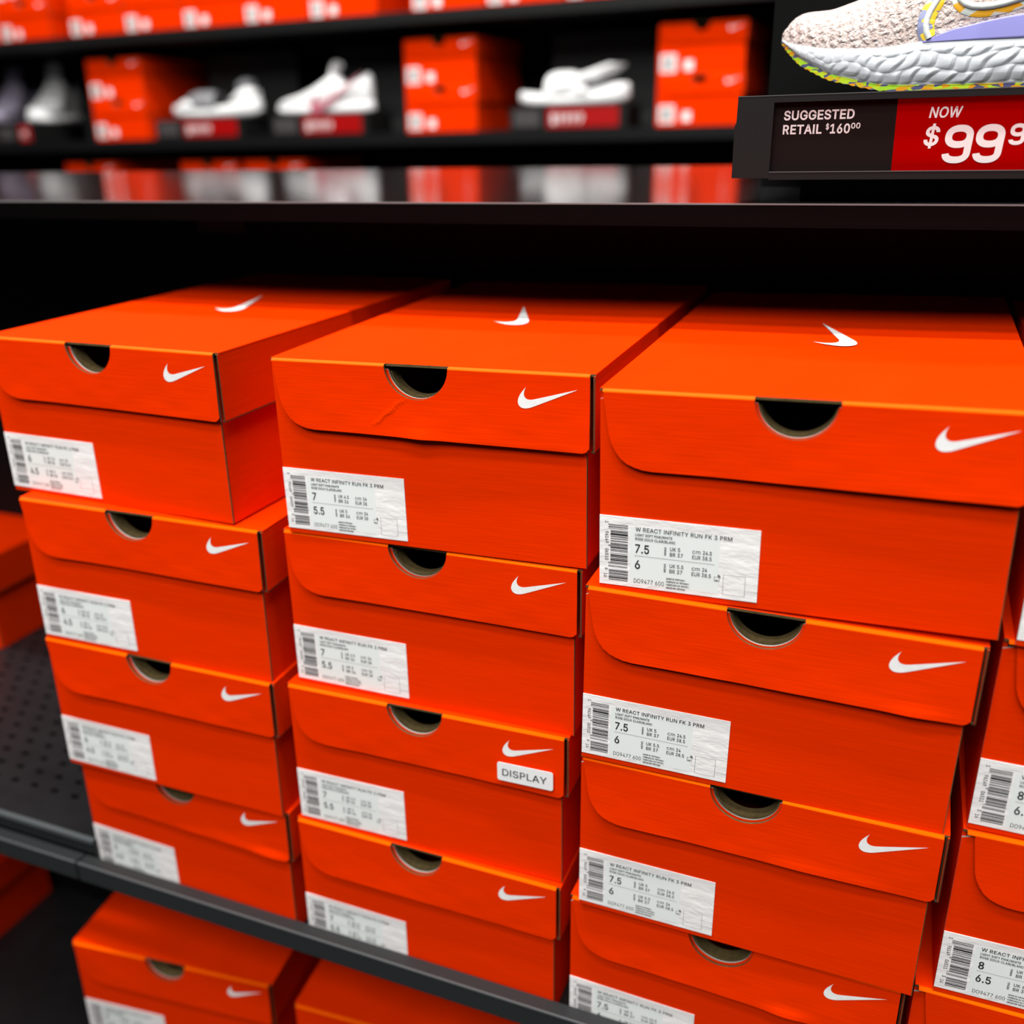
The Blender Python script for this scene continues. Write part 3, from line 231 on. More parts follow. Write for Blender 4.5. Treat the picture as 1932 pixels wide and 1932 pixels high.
def label_meshes(code, w1, m1, wu, wb, wc, we, mu, mbb, mc, me_):
    def U(u): return u*LW
    def V(v): return LH*(1-v)
    lb = MB()
    n = 14
    lb.box(0, LW, -.0002, .0004, 0, LH, LABEL)
    p = MB()
    yt = -.00028
    # tinted print area
    def rect(u0, u1, v0, v1, m, y=-.0003):
        p.face([(U(u0), y, V(v1)), (U(u1), y, V(v1)), (U(u1), y, V(v0)), (U(u0), y, V(v0))], m)
    rect(.20, .76, .13, .94, TINT, -.00022)
    bits = upc_bits(code[0]); y = -.00032
    v0, v1 = .115, .735
    for i, c in enumerate(bits):
        if c == '1':
            a = v0+(v1-v0)*i/95; b = v0+(v1-v0)*(i+1)/95
            lng = i < 10 or i > 84 or 45 <= i < 50
            rect(.058 if lng else .072, .185, a, b, INK, y)
    sup = '10110100110100101011100101'
    for i, c in enumerate(sup):
        if c == '1': rect(.062, .188, .775+.155*i/26, .775+.155*(i+1)/26, INK, y)
    d = code[0]
    R = -math.pi/2
    text(p, d[0], U(.037), V(.075), .0018, INK, y, rot=R)
    text(p, d[1:6], U(.037), V(.225), .0019, INK, y, width=.0069, rot=R)
    text(p, d[6:11], U(.037), V(.475), .0019, INK, y, width=.0069, rot=R)
    text(p, d[11], U(.037), V(.76), .0018, INK, y, rot=R)
    text(p, '16', U(.030), V(.84), .0018, INK, y, width=.0024, rot=R)
    text(p, 'W REACT INFINITY RUN FK 3 PRM', U(.233), V(.182), .0023, INK, y, width=U(.60), bold=.012)
    text(p, 'LIGHT SOFT PINK/WHITE', U(.233), V(.25), .00145, INK, y, width=U(.235), bold=.02)
    text(p, 'ROSE DOUX CLAIR/BLANC', U(.233), V(.308), .00145, INK, y, width=U(.255), bold=.02)
    wd = lambda s: U(.034*len(s)) if '.' not in s else U(.034*len(s)-.012)
    text(p, w1, U(.233), V(.49), .0049, INK, y, width=wd(w1), bold=.015)
    text(p, m1, U(.233), V(.72), .0049, INK, y, width=wd(m1), bold=.015)
    rect(.228, .735, .531, .536, INKG, y)
    for (a, b_, c_2, e_, w_, vv) in ((wu, wb, wc, we, 'WMNS', .41), (mu, mbb, mc, me_, 'MENS', .65)):
        text(p, 'UK '+a, U(.455), V(vv), .0021, INK, y, width=U(.064 if len(a) == 1 else .088), bold=.012)
        text(p, 'BR '+b_, U(.455), V(vv+.077), .0021, INK, y, width=U(.082), bold=.012)
        text(p, 'cm', U(.595), V(vv), .0023, INK, y, width=U(.05), bold=.004)
        text(p, c_2, U(.66), V(vv), .0021, INK, y, width=U(.030 if len(c_2) == 2 else .055), bold=.015)
        text(p, 'EUR '+e_, U(.595), V(vv+.077), .0021, INK, y, width=U(.094 if len(e_) == 2 else .120), bold=.012)
        text(p, w_, U(.432), V(vv+.075), .0011, INK, y, width=.0050, bold=.015, rot=math.pi/2)
    text(p, 'DO9477 600', U(.228), V(.93), .0025, INK, y, width=U(.195), bold=0)
    for i, t in enumerate(('MADE IN VIETNAM /', 'FABRIQUE AU VIETNAM /', 'FABRICADO NO VIETN\u00c3 /', 'HECHO EN VIETNAM')):
        text(p, t, U(.437), V(.825+.044*i), .00095, INK, y, width=U([.12, .145, .145, .12][i]), bold=.03)
    # tag icon: small square with two arcs
    def ring(u0, u1, v0, v1, t):
        rect(u0, u1, v0, v0+t, INKG, y); rect(u0, u1, v1-t, v1, INKG, y)
        k = t*LH/LW
        rect(u0, u0+k, v0, v1, INKG, y); rect(u1-k, u1, v0, v1, INKG, y)
    ring(.735, .768, .70, .765, .006); rect(.742, .76, .745, .755, INK, y)
    for r in (.006, .012):
        for a in range(5):
            t0, t1 = math.pi/2*a/5, math.pi/2*(a+1)/5; cx, cz = U(.757), V(.705)
            q = lambda rr, t: (cx+rr*.09*1.2*math.cos(t), y, cz+rr*.09*1.2*math.sin(t))
            p.face([q(r-.0022, t0), q(r+.0022, t0), q(r+.0022, t1), q(r-.0022, t1)], INK)
    ring(.79, .925, .655, .94, .004)
    return lb.mesh('size_label'), p.mesh('label_print')
LAB = {
 '6': label_meshes(('196149065076',), '6', '4.5', '3.5', '35', '23', '36.5', '4', '35', '23.5', '36.5'),
 '7': label_meshes(('196149065090',), '7', '5.5', '4.5', '36', '24', '38', '5', '36', '24', '38'),
 '7.5': label_meshes(('196149065106',), '7.5', '6', '5', '37', '24.5', '38.5', '5.5', '37', '24', '38.5'),
 '8': label_meshes(('196149065113',), '8', '6.5', '5.5', '37', '25', '39', '6', '37', '24.5', '39')}

# ------------------------------------------------------------------ check mark logo
def bez(p0, p1, p2, p3, n):
    return [tuple((1-t)**3*a+3*(1-t)**2*t*b+3*(1-t)*t*t*c+t**3*d for a, b, c, d in zip(p0, p1, p2, p3)) for t in [i/n for i in range(1, n+1)]]
def swoosh_pts():
    P = [(24, 7.8), (6.442, 15.276)]
    c = (6.442, 15.276)
    for q in ([(-1.456, .616), (-2.679, .925), (-3.668, .925)], [(-1.12, 0), (-1.933, -.392), (-2.437, -1.177)],
              [(-.317, -.504), (-.41, -1.143), (-.28, -1.918)], [(.13, -.775), (.476, -1.6), (1.036, -2.478)],
              [(.467, -.71), (1.232, -1.643), (2.297, -2.8)], [(-.4, .6), (-.66, 1.22), (-.784, 1.848)],
              [(-.28, 1.195), (-.028, 2.072), (.756, 2.632)], [(.373, .261), (.886, .392), (1.54, .392)],
              [(.522, 0), (1.11, -.084), (1.764, -.252)]):
        a = [(c[0]+x, c[1]+y_) for x, y_ in q]; P += bez(c, a[0], a[1], a[2], 5); c = a[2]
    return [(x/24, -(y_-7.8)/24) for x, y_ in P]
SW = swoosh_pts()
def logo_mesh(scale, top=False):
    mb = MB(); pts = [(x*scale, y*scale) for x, y in SW][::-1]
    n = len(pts)
    # split into two halves along the arms so the outline stays clean
    if top: mb.face([(-z, x, 0) for x, z in pts], WHITE)
    else: mb.face([(x, 0, z) for x, z in pts], WHITE)
    return mb.mesh('check_mark_logo')
LOGO_F = logo_mesh(.0345); LOGO_T = logo_mesh(.072, True)

# ------------------------------------------------------------------ shoe box
W, H, D, FL = .205, 0.1150, .325, .0420
HX, HR = W/2-.0037, .0202
def lerp_tab(tab, x):
    if x <= tab[0][0]: return tab[0][1]
    for (a, b), (c, d) in zip(tab, tab[1:]):
        if x <= c: return b+(d-b)*(x-a)/(c-a)
    return tab[-1][1]
def panel(mb, xs, zb, zt, yf, th, mf, me, nz=14, mback=None):
    """sheet standing in XZ with profiled top and bottom, front surface yf(x,z), thickness th"""
    Fp = []; Bp = []
    for x in xs:
        x_ = abs(x); a, b = zb(x), zt(x)
        Fp.append([(x, yf(x, a+(b-a)*j/nz), a+(b-a)*j/nz) for j in range(nz+1)])
        Bp.append([(x, yf(x, a+(b-a)*j/nz)+th, a+(b-a)*j/nz) for j in range(nz+1)])
    mb.grid(Fp, mf); mb.grid(Bp, mback or me, flip=True)
    n = len(xs)
    mb.grid([[Fp[i][0], Bp[i][0]] for i in range(n)], me, flip=True)
    mb.grid([[Fp[i][-1], Bp[i][-1]] for i in range(n)], me)
    mb.grid([Fp[0], Bp[0]], me, flip=True); mb.grid([Fp[-1], Bp[-1]], me)
def hole_xs(x0, x1, r, n0=10, nh=24):
    e = 1e-5
    a = [x0+(HX-r-x0)*i/n0 for i in range(n0+1)]
    h = [HX-r*math.cos(math.pi*i/nh) for i in range(nh+1)]
    h[0] += e; h[-1] -= e
    c = [HX+r+(x1-HX-r)*i/n0 for i in range(n0+1)]
    return a+h+c
def notch(x, r, top, zc, flat=.25):
    if abs(x-HX) >= r: return top
    return min(top, zc-math.sqrt(r*r-(x-HX)**2)*.97)
def flap_bottom(x):
    return lerp_tab([(.0020, H-.004), (.0028, H-.009), (.0038, H-.016), (.0052, H-.0245), (.0066, H-.029), (.0087, H-.0330), (.0115, H-.0367), (.0150, H-.0393), (.0190, H-.0410),
                     (.0235, H-.0421), (.0285, H-.0425), (.06, H-.0424), (.12, H-.0430), (.1985, H-FL-.0018), (.2005, H-FL-.001), (.2024, H-FL+.001)], x)
BODY = None
def body_mesh():
    mb = MB(); t = .002; z0 = .0004; W1 = W-.0052
    xs = hole_xs(0, W1, .0190)
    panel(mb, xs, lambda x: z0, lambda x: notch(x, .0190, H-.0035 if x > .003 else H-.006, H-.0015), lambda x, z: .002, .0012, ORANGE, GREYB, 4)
    mb.box(0, t, .0032, D, z0, H-.0018, ORANGE); mb.box(W1-t, W1, .0032, D, z0, H-.004, ORANGE)
    mb.box(t, W1-t, D-t, D, z0, H-.004, ORANGE); mb.box(t, W1-t, .0032, D-t, z0, z0+t, ORANGE)
    # raw board showing along the front corner
    mb.box(W1-.0001, W1+.0003, .0019, .0030, z0, H-FL-.003, KRAFT)
    return mb.mesh('box_body')
def liner_mesh():
    mb = MB(); W1 = W-.0052
    xs = hole_xs(.0025, W1-.0025, .0180)
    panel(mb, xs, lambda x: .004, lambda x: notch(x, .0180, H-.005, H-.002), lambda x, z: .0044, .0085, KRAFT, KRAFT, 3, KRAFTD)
    return mb.mesh('folded_liner')
def lid_mesh():
    mb = MB(); t = .0015
    # top sheet with a slightly bowed surface
    nx, ny = 12, 16
    def top(x, y): return H-.0006*math.sin(math.pi*y/D)*math.sin(math.pi*x/W)
    P = [[(W*i/nx, t+(D-t)*j/ny, top(W*i/nx, t+(D-t)*j/ny)) for j in range(ny+1)] for i in range(nx+1)]
    Q = [[(x, y, z-t) for x, y, z in r] for r in P]
    mb.grid(P, ORANGE); mb.grid(Q, KRAFT, flip=True)
    mb.grid([[P[i][0], Q[i][0]] for i in range(nx+1)], KRAFT, flip=True)
    mb.grid([[P[i][-1], Q[i][-1]] for i in range(nx+1)], ORANGE)
    mb.grid([P[0], Q[0]], ORANGE); mb.grid([P[-1], Q[-1]], ORANGE, flip=True)
    # rounded fold along the front edge, left and right of the thumb hole
    for a, b in ((.002, HX-HR), (HX+HR, W-.0028)):
        R = []
        for i in range(9):
            th = math.pi/2*i/8
            R.append([(a+(b-a)*j/6, t-(t+.0012)*math.sin(th), H-t+t*math.cos(th)) for j in range(7)])
        mb.grid(R, FOLD)
    # long side panel: doubled board, open corner edge
    zb = H-FL-.0015
    mb.box(W-.0009, W, .0006, D, zb, H-.0012, ORANGE)
    mb.box(W-.0007, W-.0001, .0003, .0007, zb+.0006, H-.0012, KRAFTD)
    mb.box(W-.0017, W-.0012, .0020, D, zb+.001, H-.0016, KRAFTD)
    mb.box(W-.0022, W, .0006, D, zb-.0006, zb+.0002, KRAFTD)
    mb.box(0, W, D-.0015, D, zb, H-.0015, ORANGE)
    return mb.mesh('box_lid')
def flap_mesh(seed, lift=1.0, crease=None, fray=None):
    rnd = random.Random(seed); mb = MB()
    ph = [rnd.uniform(0, 6.28) for _ in range(6)]
    def yf(x, z):
        s = min(1, max(0, (H-.0015-z)/.041))
        l = .0012*lift*s*s*(.7+.5*math.sin(x*16+ph[0]))
        l += .00022*s*math.sin(x*47+ph[1])*math.sin(z*95+ph[2])
        l += .00008*math.sin(x*160+ph[3])*math.sin(z*310+ph[4])*s
        if fray:
            for fx, fw_, fa in fray:
                l += fa*math.exp(-((x-fx)/fw_)**2)*max(0, s-.86)/.14
        if crease:
            x0, z0, x1, z1, a = crease
            dx, dz = x1-x0, z1-z0; L = math.hypot(dx, dz)
            t = ((x-x0)*dx+(z-z0)*dz)/L/L
            d = ((x-x0)*dz-(z-z0)*dx)/L+.0004*math.sin(t*18)
            if 0 < t < 1: l += a*math.exp(-(d/.0011)**2)*math.sin(math.pi*t)**.5
        return -.0012-l
    xs = [.0020, .0024, .0028, .0033, .0038, .0045, .0052, .0059, .0066, .0076, .0087, .0100, .0115, .0132, .015, .017, .019, .0212, .0235, .026, .0285]
    xs += [x for x in hole_xs(.0285, .1965, HR, 42, 26)[1:]]+[.1985, .1995, .2005, .2015, .2024]
    panel(mb, xs, flap_bottom, lambda x: notch(x, HR, H-.0014, H-.0004), yf, .0014, ORANGE, KRAFT, 26 if crease else 16)
    me = mb.mesh('front_flap'); return me, yf
BODY = body_mesh(); LINER = liner_mesh(); LID = lid_mesh()
LOGO_AT = (.1612, .1066)   # tail height; the logo polygon has its tail at z=0
def shoe_box(size, label, loc, yaw, roll, seed, lift=1, crease=None, fray=None, lab_at=(0, .0446), lab_rot=0, fdx=.0005, group='shoe boxes on the near shelf'):
    r = thing('shoe_box', label, 'shoe box', loc, (0, 0, 0), group)
    # roll about Y pivots on the box centre line
    M = Matrix.Translation(Vector(loc)) @ Matrix.Rotation(yaw, 4, 'Z') @ Matrix.Translation((W/2, 0, 0)) @ Matrix.Rotation(-roll, 4, 'Y') @ Matrix.Translation((-W/2, 0, 0))
    r.matrix_world = M
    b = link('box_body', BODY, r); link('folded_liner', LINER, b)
    l = link('lid', LID, r)
    fm, yf = flap_mesh(seed, lift, crease, fray)
    for v in fm.vertices:
        if v.co.x < .08: v.co.x += fdx*(1-v.co.x/.08)
    f = link('front_flap', fm, l)
    lo = link('check_mark_logo', LOGO_F, r); lo['label'] = 'white check mark logo on the flap'
    me = LOGO_F.copy()
    for v in me.vertices:
        v.co.x += LOGO_AT[0]; v.co.z += LOGO_AT[1]; v.co.y = yf(v.co.x, v.co.z)-.00012
    lo.data = me
    lt = link('check_mark_logo', LOGO_T, r, (.0920, .1305, H+.00012)); lt['label'] = 'white check mark logo on the lid top'
    s = link('size_label', LAB[size][0], r, (lab_at[0], .00165, lab_at[1]-LH), (0, -lab_rot, 0)); s['label'] = 'white size label with barcode'
    link('label_print', LAB[size][1], s)
    return r

FIT = {'1A': [-0.0238, 0.0078, -0.0387, 0.0002, 0.0062], '1B': [-0.007, -0.0057, 0.0276, 0.0001, -0.0065], '1C': [-0.0106, -0.0043, 0.0161, 0.0, -0.0051], '1D': [-0.0135, 0.008, -0.0183, 0.0006, -0.004], '2A': [0.2172, 0.0042, 0.0105, 0.0008, 0.0139], '2B': [0.2102, 0.0083, -0.0001, 0.0001, 0.0078], '2C': [0.204, 0.0033, 0.0122, 0.0002, 0.0077], '2D': [0.1997, 0.003, -0.0025, 0.0002, 0.0016], '3A': [0.4298, -0.0102, 0.0043, 0.0012, 0.018], '3B': [0.4211, -0.0105, 0.005, -0.0, -0.0076], '3C': [0.4198, -0.0066, -0.0115, 0.0, 0.001], '3D': [0.4122, 0.0001, -0.0219, -0.0001, 0.0006], '4A': [0.6381, -0.006, 0.0, 0.0, 0.0], '4B': [0.6328, 0.0004, -0.0034, -0.0001, -0.0068], '4C': [0.6312, 0.0002, 0.0154, 0.0001, -0.0005], '4D': [0.6218, 0.0022, -0.0, 0.0, 0.0001]}
STK = {'1': ('6', 'the leftmost stack, size 6 labels'), '2': ('7', 'the second stack from left, size 7 labels'),
       '3': ('7.5', 'the third stack from left, size 7.5 labels'), '4': ('8', 'the rightmost stack, size 8 labels')}
POS = {'A': (3, 'topmost of '), 'B': (2, 'second from top in '), 'C': (1, 'third in '), 'D': (0, 'lowest of ')}
EXTRA = {'2A': dict(crease=(.092, .0962, .069, .0775, .0004), fray=[(.100, .009, .0013)], lift=1.3),
         '3B': dict(fray=[(.175, .012, .0012), (.06, .02, .0004)]), '3D': dict(fray=[(.14, .012, .0015)]),
         '1D': dict(fray=[(.185, .02, .0018)]), '4A': dict(fdx=.004), '4B': dict(fdx=.004), '4C': dict(fdx=.004), '4D': dict(fdx=.004), '3A': dict(lift=1.5), '2C': dict(lift=1.2), '1A': dict(lift=1.1),
         '3C': dict(fray=[(.14, .03, .0006)])}
boxes = {}
for i, (k, (x, y, yw, dz, ro)) in enumerate(FIT.items()):
    lv, pos = POS[k[1]]; size, st = STK[k[0]]
    lab = 'orange shoe box, '+pos+st
    if k == '2C': lab = 'orange shoe box with white DISPLAY sticker, third in second stack'
    if k == '2A': lab = 'orange shoe box with creased flap, on top of second stack from left'
    boxes[k] = shoe_box(size, lab, (x, y, lv*H+dz), yw, ro, i+11, **EXTRA.get(k, {}))
# DISPLAY sticker on the third box of the second stack
mb = MB(); pts = []
x0, x1, z0, z1, r = .1582, .1960, .0768, .0905, .0016
for cx, cz, a0 in ((x1-r, z1-r, 0), (x0+r, z1-r, 90), (x0+r, z0+r, 180), (x1-r, z0+r, 270)):
    for j in range(5):
        a = math.radians(a0+22.5*j); pts.append((cx+r*math.cos(a), cz+r*math.sin(a)))
mb.ngon_prism(pts, 0, .0003, mat('sticker_white', (.84, .84, .84), .35, .4))
ds = link('display_sticker', mb.mesh('display_sticker'), boxes['2C'], (0, -.0040, 0)); ds['label'] = 'white DISPLAY sticker'
mb = MB(); text(mb, 'DISPLAY', .1617, .0810, .0050, INK, 0, width=.0302, bold=.005)
link('sticker_print', mb.mesh('sticker_print'), ds, (0, -.0002, 0))

# boxes standing on the lower shelf
lows = [('8', (-.0757, .0136, -.11-H), .119, 'orange shoe box on the lower shelf under the leftmost stack'),
        ('8', (.1560, .030, -.112-H), .075, 'orange shoe box on the lower shelf under the second stack'),
        ('8', (.372, .030, -.118-H), .03, 'orange shoe box on the lower shelf under the third stack')]
for i, (s, loc, yw, lab) in enumerate(lows):
    shoe_box(s, lab, loc, yw, 0, 70+i, group='shoe boxes on the lower shelf')
    for j in (1, 2):
        shoe_box(s, 'orange shoe box '+('second' if j == 1 else 'third')+' down '+('under the leftmost stack', 'under the second stack', 'under the third stack')[i]+' on lower shelf',
                 (loc[0], loc[1], loc[2]-j*H), yw, 0, 80+i*3+j, group='shoe boxes on the lower shelf')
shoe_box('6', 'dim red shoe box deep on lower shelf, cut by the left picture edge', (-.705, .02, -.4634+H), 0, 0, 95, group='shoe boxes on the lower shelf')
shoe_box('6', 'shoe box underneath the dim red one on the lower shelf', (-.705, .02, -.4634), 0, 0, 97, group='shoe boxes on the lower shelf')
# single box standing set back in the left bay
shoe_box('6', 'orange shoe box set back on the perforated shelf left of the stacks', (-.560, .235, .0297), 0, 0, 96, group='shoe boxes in the left bay')

# ------------------------------------------------------------------ near gondola
BX = -.0111     # joint between the two bays
# right bay deck + beam
sh = thing('steel_shelf', 'charcoal steel shelf carrying the four stacks of orange boxes', 'shelf', (BX, 0, 0))
mb = MB(); mb.box(0, 1.1, 0.0003, .358, -.0042, -.0002, DECK); mb.box(0, 1.1, .03, .358, -.02, -.0043, BLACK); link('shelf_deck', mb.mesh('shelf_deck'), sh)
def beam(x0, x1):
    mb = MB(); y0, y1, z0, z1 = -.0245, -.0125, -.004, .0195
    y0, y1, z0, z1 = -.0180, -.0065, .0085, .0262
    mb.box(x0, x1, y0, y1, z0, z1-.0004, BEAM)
    mb.box(x0, x1, y0-.0002, y0+.0012, z1-.0012, z1, BEAME)
    mb.box(x0, x1, y1-.002, .0002, -.0030, -.0005, BEAM); mb.box(x0, x1, y1-.002, y1, -.0030, z0, BLACK)
    return mb
link('front_rail', beam(.0012, 1.1).mesh('front_rail'), sh)
sl = thing('perforated_shelf', 'dark perforated steel shelf in the bay left of the box stacks', 'shelf', (BX, 0, 0))
# perforated deck built with real holes
def perf_deck():
    mb = MB(); zt = .0290; y0 = .006; rows = 13; pitch = .018; x_end = -.003
    def hole_row(yc, xoff):
        pass
    cell_w, cell_h = .024, .018; n = 8
    ys = .040
    x = x_end
    mb.face([(-.9, y0, zt), (x_end, y0, zt), (x_end, ys, zt), (-.9, ys, zt)], DECK)
    ncol = 24; hw_, hh_ = .0046, .0028
    for r in range(17):
        ya, yb = ys+r*cell_h, ys+(r+1)*cell_h
        off = cell_w/2 if r % 2 else 0
        xr = x_end-off
        if off: mb.face([(xr, ya, zt), (x_end, ya, zt), (x_end, yb, zt), (xr, yb, zt)], DECK)
        for c in range(ncol):
            xb = xr-c*cell_w; xa = xb-cell_w; cx, cy = (xa+xb)/2, (ya+yb)/2
            corner = [(xb, yb), (xa, yb), (xa, ya), (xb, ya)]
            ang = [math.radians(45+360*k/16) for k in range(16)]
            H_ = [(cx+hw_*math.cos(a), cy+hh_*math.sin(a)) for a in ang]
            def edge(a):
                dx, dy = math.cos(a), math.sin(a); s = min(cell_w/2/max(1e-9, abs(dx)), cell_h/2/max(1e-9, abs(dy)))
                return (cx+dx*s, cy+dy*s)
            angc = [math.atan2(cell_h/2*(1 if k in (0, 1) else -1), cell_w/2*(1 if k in (0, 3) else -1)) for k in range(4)]
            for k in range(16):
                q0, q1 = k//4, ((k+1)//4) % 4
                f0, f1 = (k % 4)/4, ((k % 4)+1)/4
                c0, c1 = corner[q0], corner[(q0+1) % 4]
                e0 = (c0[0]+(c1[0]-c0[0])*f0, c0[1]+(c1[1]-c0[1])*f0); e1 = (c0[0]+(c1[0]-c0[0])*f1, c0[1]+(c1[1]-c0[1])*f1)
                h0, h1 = H_[k], H_[(k+1) % 16]
                mb.face([(h0[0], h0[1], zt), (e0[0], e0[1], zt), (e1[0], e1[1], zt), (h1[0], h1[1], zt)], DECK)
                mb.face([(h0[0], h0[1], zt), (h1[0], h1[1], zt), (h1[0], h1[1], zt-.002), (h0[0], h0[1], zt-.002)], BLACK)
    ye = ys+17*cell_h
    mb.face([(-.9, ye, zt), (x_end, ye, zt), (x_end, .358, zt), (-.9, .358, zt)], DECK)
    mb.face([(-.9, y0, zt-.014), (x_end, y0, zt-.014), (x_end, y0, zt), (-.9, y0, zt)], BEAM)
    mb.box(-.9, x_end, y0+.02, .358, -.018, -.012, BLACK)
    mb.box(-.9, x_end, y0-.0008, y0+.0035, zt-.003, zt+.0004, BEAME)
    mb.box(x_end, x_end+.0015, y0, .358, -.018, zt, DECK)
    return mb
link('shelf_deck', perf_deck().mesh('shelf_deck'), sl)
link('front_rail', beam(-.9, -.0012).mesh('front_rail'), sl)
# lower shelf deck
ls = thing('lower_shelf', 'dark steel lower shelf below the charcoal rail', 'shelf', (BX, 0, 0))
mb = MB(); mb.box(-.9, 1.1, -.02, .358, -.475, -.4638, DECK); link('shelf_deck', mb.mesh('shelf_deck'), ls)
# back panel of the gondola
mb = MB(); mb.box(-.92, 1.12, .3590, .372, -.98, .5245, BLACK); struct('wall_back', mb)
# display shelf on top
YS, ZS = .145, .5392
dsf = thing('display_shelf', 'glossy black display shelf top reflecting the far shelving', 'shelf', (0, 0, 0))
mb = MB(); mb.box(-.92, 1.12, YS, .655, ZS-.006, ZS, GLOSS); link('shelf_top', mb.mesh('shelf_top'), dsf)
mb = MB(); mb.box(-.92, 1.12, YS-.0012, YS+.0002, ZS-.0122, ZS-.0008, FASCIA)
mb.box(-.92, 1.12, YS-.0012, YS+.02, ZS-.0136, ZS-.0123, FASCIA)
link('front_fascia', mb.mesh('front_fascia'), dsf)
mb = MB(); mb.box(-.92, 1.12, YS-.0014, YS+.0002, ZS-.0007, ZS+.0002, mat('shelf_edge_highlight', (.16, .16, .16), .35, .5)); link('edge_strip', mb.mesh('edge_strip'), dsf)  # thin pale strip paints the highlight on the shelf's front edge
mb = MB(); mb.box(-.92, 1.12, YS+.021, .652, ZS-.0130, ZS-.0062, BLACK); link('underside', mb.mesh('underside'), dsf)
mb = MB(); mb.box(-.0985, -.043, .3575, .3588, .494, .516, mat('grey_brown_plate', (.030, .024, .020), .6, .3))
tag(link('bracket_plate', mb.mesh('bracket_plate')), 'small dim grey plate on the black back panel under the display shelf', 'plate')

# ------------------------------------------------------------------ price stand with shoe
st = thing('shoe_display_stand', 'black display stand with SUGGESTED RETAIL and red NOW price card', 'display stand', (0, 0, 0))
yf_ = .14
mb = MB()
# end block with stepped left side
mb.ngon_prism([(.4630, .5540), (.4845, .5538), (.4845, .5990), (.4640, .5990), (.4638, .5850), (.4628, .5825)], yf_, yf_+.022, PLAST)
mb.box(.4845, .80, yf_, yf_+.022, .5950, .5987, PLAST)          # top rail
mb.box(.4845, .80, yf_-.0003, yf_+.022, .5530, .5571, PLAST)     # bottom rail
mb.box(.4845, .80, yf_+.0045, yf_+.022, .5571, .5950, PLAST)
link('price_rail', mb.mesh('price_rail'), st)
mb = MB(); mb.box(.4845, .80, yf_-.0006, yf_+.0004, .5571, .5575, BEAME); mb.box(.4640, .80, yf_-.0002, yf_+.0015, .5985, .5989, BEAME); link('rail_edge', mb.mesh('rail_edge'), st)  # edge highlights of the price rail, painted as pale strips
mb = MB(); mb.box(.464, .80, yf_+.022, .30, .5905, .5983, PLAST); mb.box(.50, .78, yf_+.03, .30, ZS+.0002, .5905, PLAST); link('ledge', mb.mesh('ledge'), st)
mb = MB(); mb.box(.4583, .80, .3002, .306, ZS+.0002, .86, GREYP); link('back_panel', mb.mesh('back_panel'), st)
yc_ = yf_+.0040
mb = MB()
mb.face([(.4846, yc_, .5572), (.5510, yc_, .5572), (.5503, yc_, .5949), (.4846, yc_, .5949)], CARDK)
mb.face([(.5510, yc_, .5572), (.79, yc_, .5572), (.79, yc_, .5949), (.5503, yc_, .5949)], CARDR)
mb.box(.4846, .79, yc_+.0001, yc_+.0005, .5572, .5949, CARDK)
pc = link('price_card', mb.mesh('price_card'), st); pc['label'] = 'two-tone price card, dark left and red right'
mb = MB(); yt = yc_-.0002; CW = CARDW
text(mb, 'SUGGESTED', .4900, .5855, .0047, CW, yt, width=.0384, bold=.022)
text(mb, 'RETAIL', .4900, .5779, .0047, CW, yt, width=.0215, bold=.022)
text(mb, '$', .5136, .5800, .0028, CW, yt, width=.0017, bold=.02)
text(mb, '160', .5160, .5779, .0047, CW, yt, width=.0107, bold=.022)
text(mb, '00', .5272, .5802, .0028, CW, yt, width=.0049, bold=.02)
text(mb, 'NOW', .5672, .5848, .0052, CW, yt, width=.0166, bold=.016, shear=.14)
text(mb, '$', .5660, .5706, .0094, CW, yt, width=.0078, bold=.018, shear=.1)
def nine(mb, x, z, w_, h, t, m, y, shear=.07):
    """rounded 9 with a curled tail, stroke width t"""
    def add(path, closed, yy):
        n = len(path); L, R = [], []
        for i, p in enumerate(path):
            a = path[i-1] if (i or closed) else p; b = path[(i+1) % n] if (i < n-1 or closed) else p
            dx, dz = b[0]-a[0], b[1]-a[1]; l = math.hypot(dx, dz); nx, nz = -dz/l*t/2, dx/l*t/2
            f = lambda px, pz: (x+px+shear*pz, yy, z+pz)
            L.append(f(p[0]+nx, p[1]+nz)); R.append(f(p[0]-nx, p[1]-nz))
        for i in range(n if closed else n-1):
            j = (i+1) % n; mb.face([R[i], R[j], L[j], L[i]], m)
    rx, rz, cz = (w_-t)/2, (h*.60-t)/2, h*.70
    se = lambda a, r: math.copysign(abs(a)**.86, a)*r
    add([(w_/2+se(math.cos(2*math.pi*i/40), rx), cz+se(math.sin(2*math.pi*i/40), rz)) for i in range(40)], True, y)
    rb = h*.27-t/2
    tail = [(w_/2+rx, cz-.02*h)]+[(w_/2+se(math.cos(a), rx), t/2+rb+se(math.sin(a), rb)) for a in [-math.pi*.98*i/24 for i in range(25)]]
    add(tail, False, y-9e-6)
for nx_ in (.5758, .5912): nine(mb, nx_, .5610, .0141, .0198, .0035, CW, yt)
for nx_ in (.6080, .6163): nine(mb, nx_, .5700, .0077, .0108, .0020, CW, yt)
link('card_lettering', mb.mesh('card_lettering'), pc)

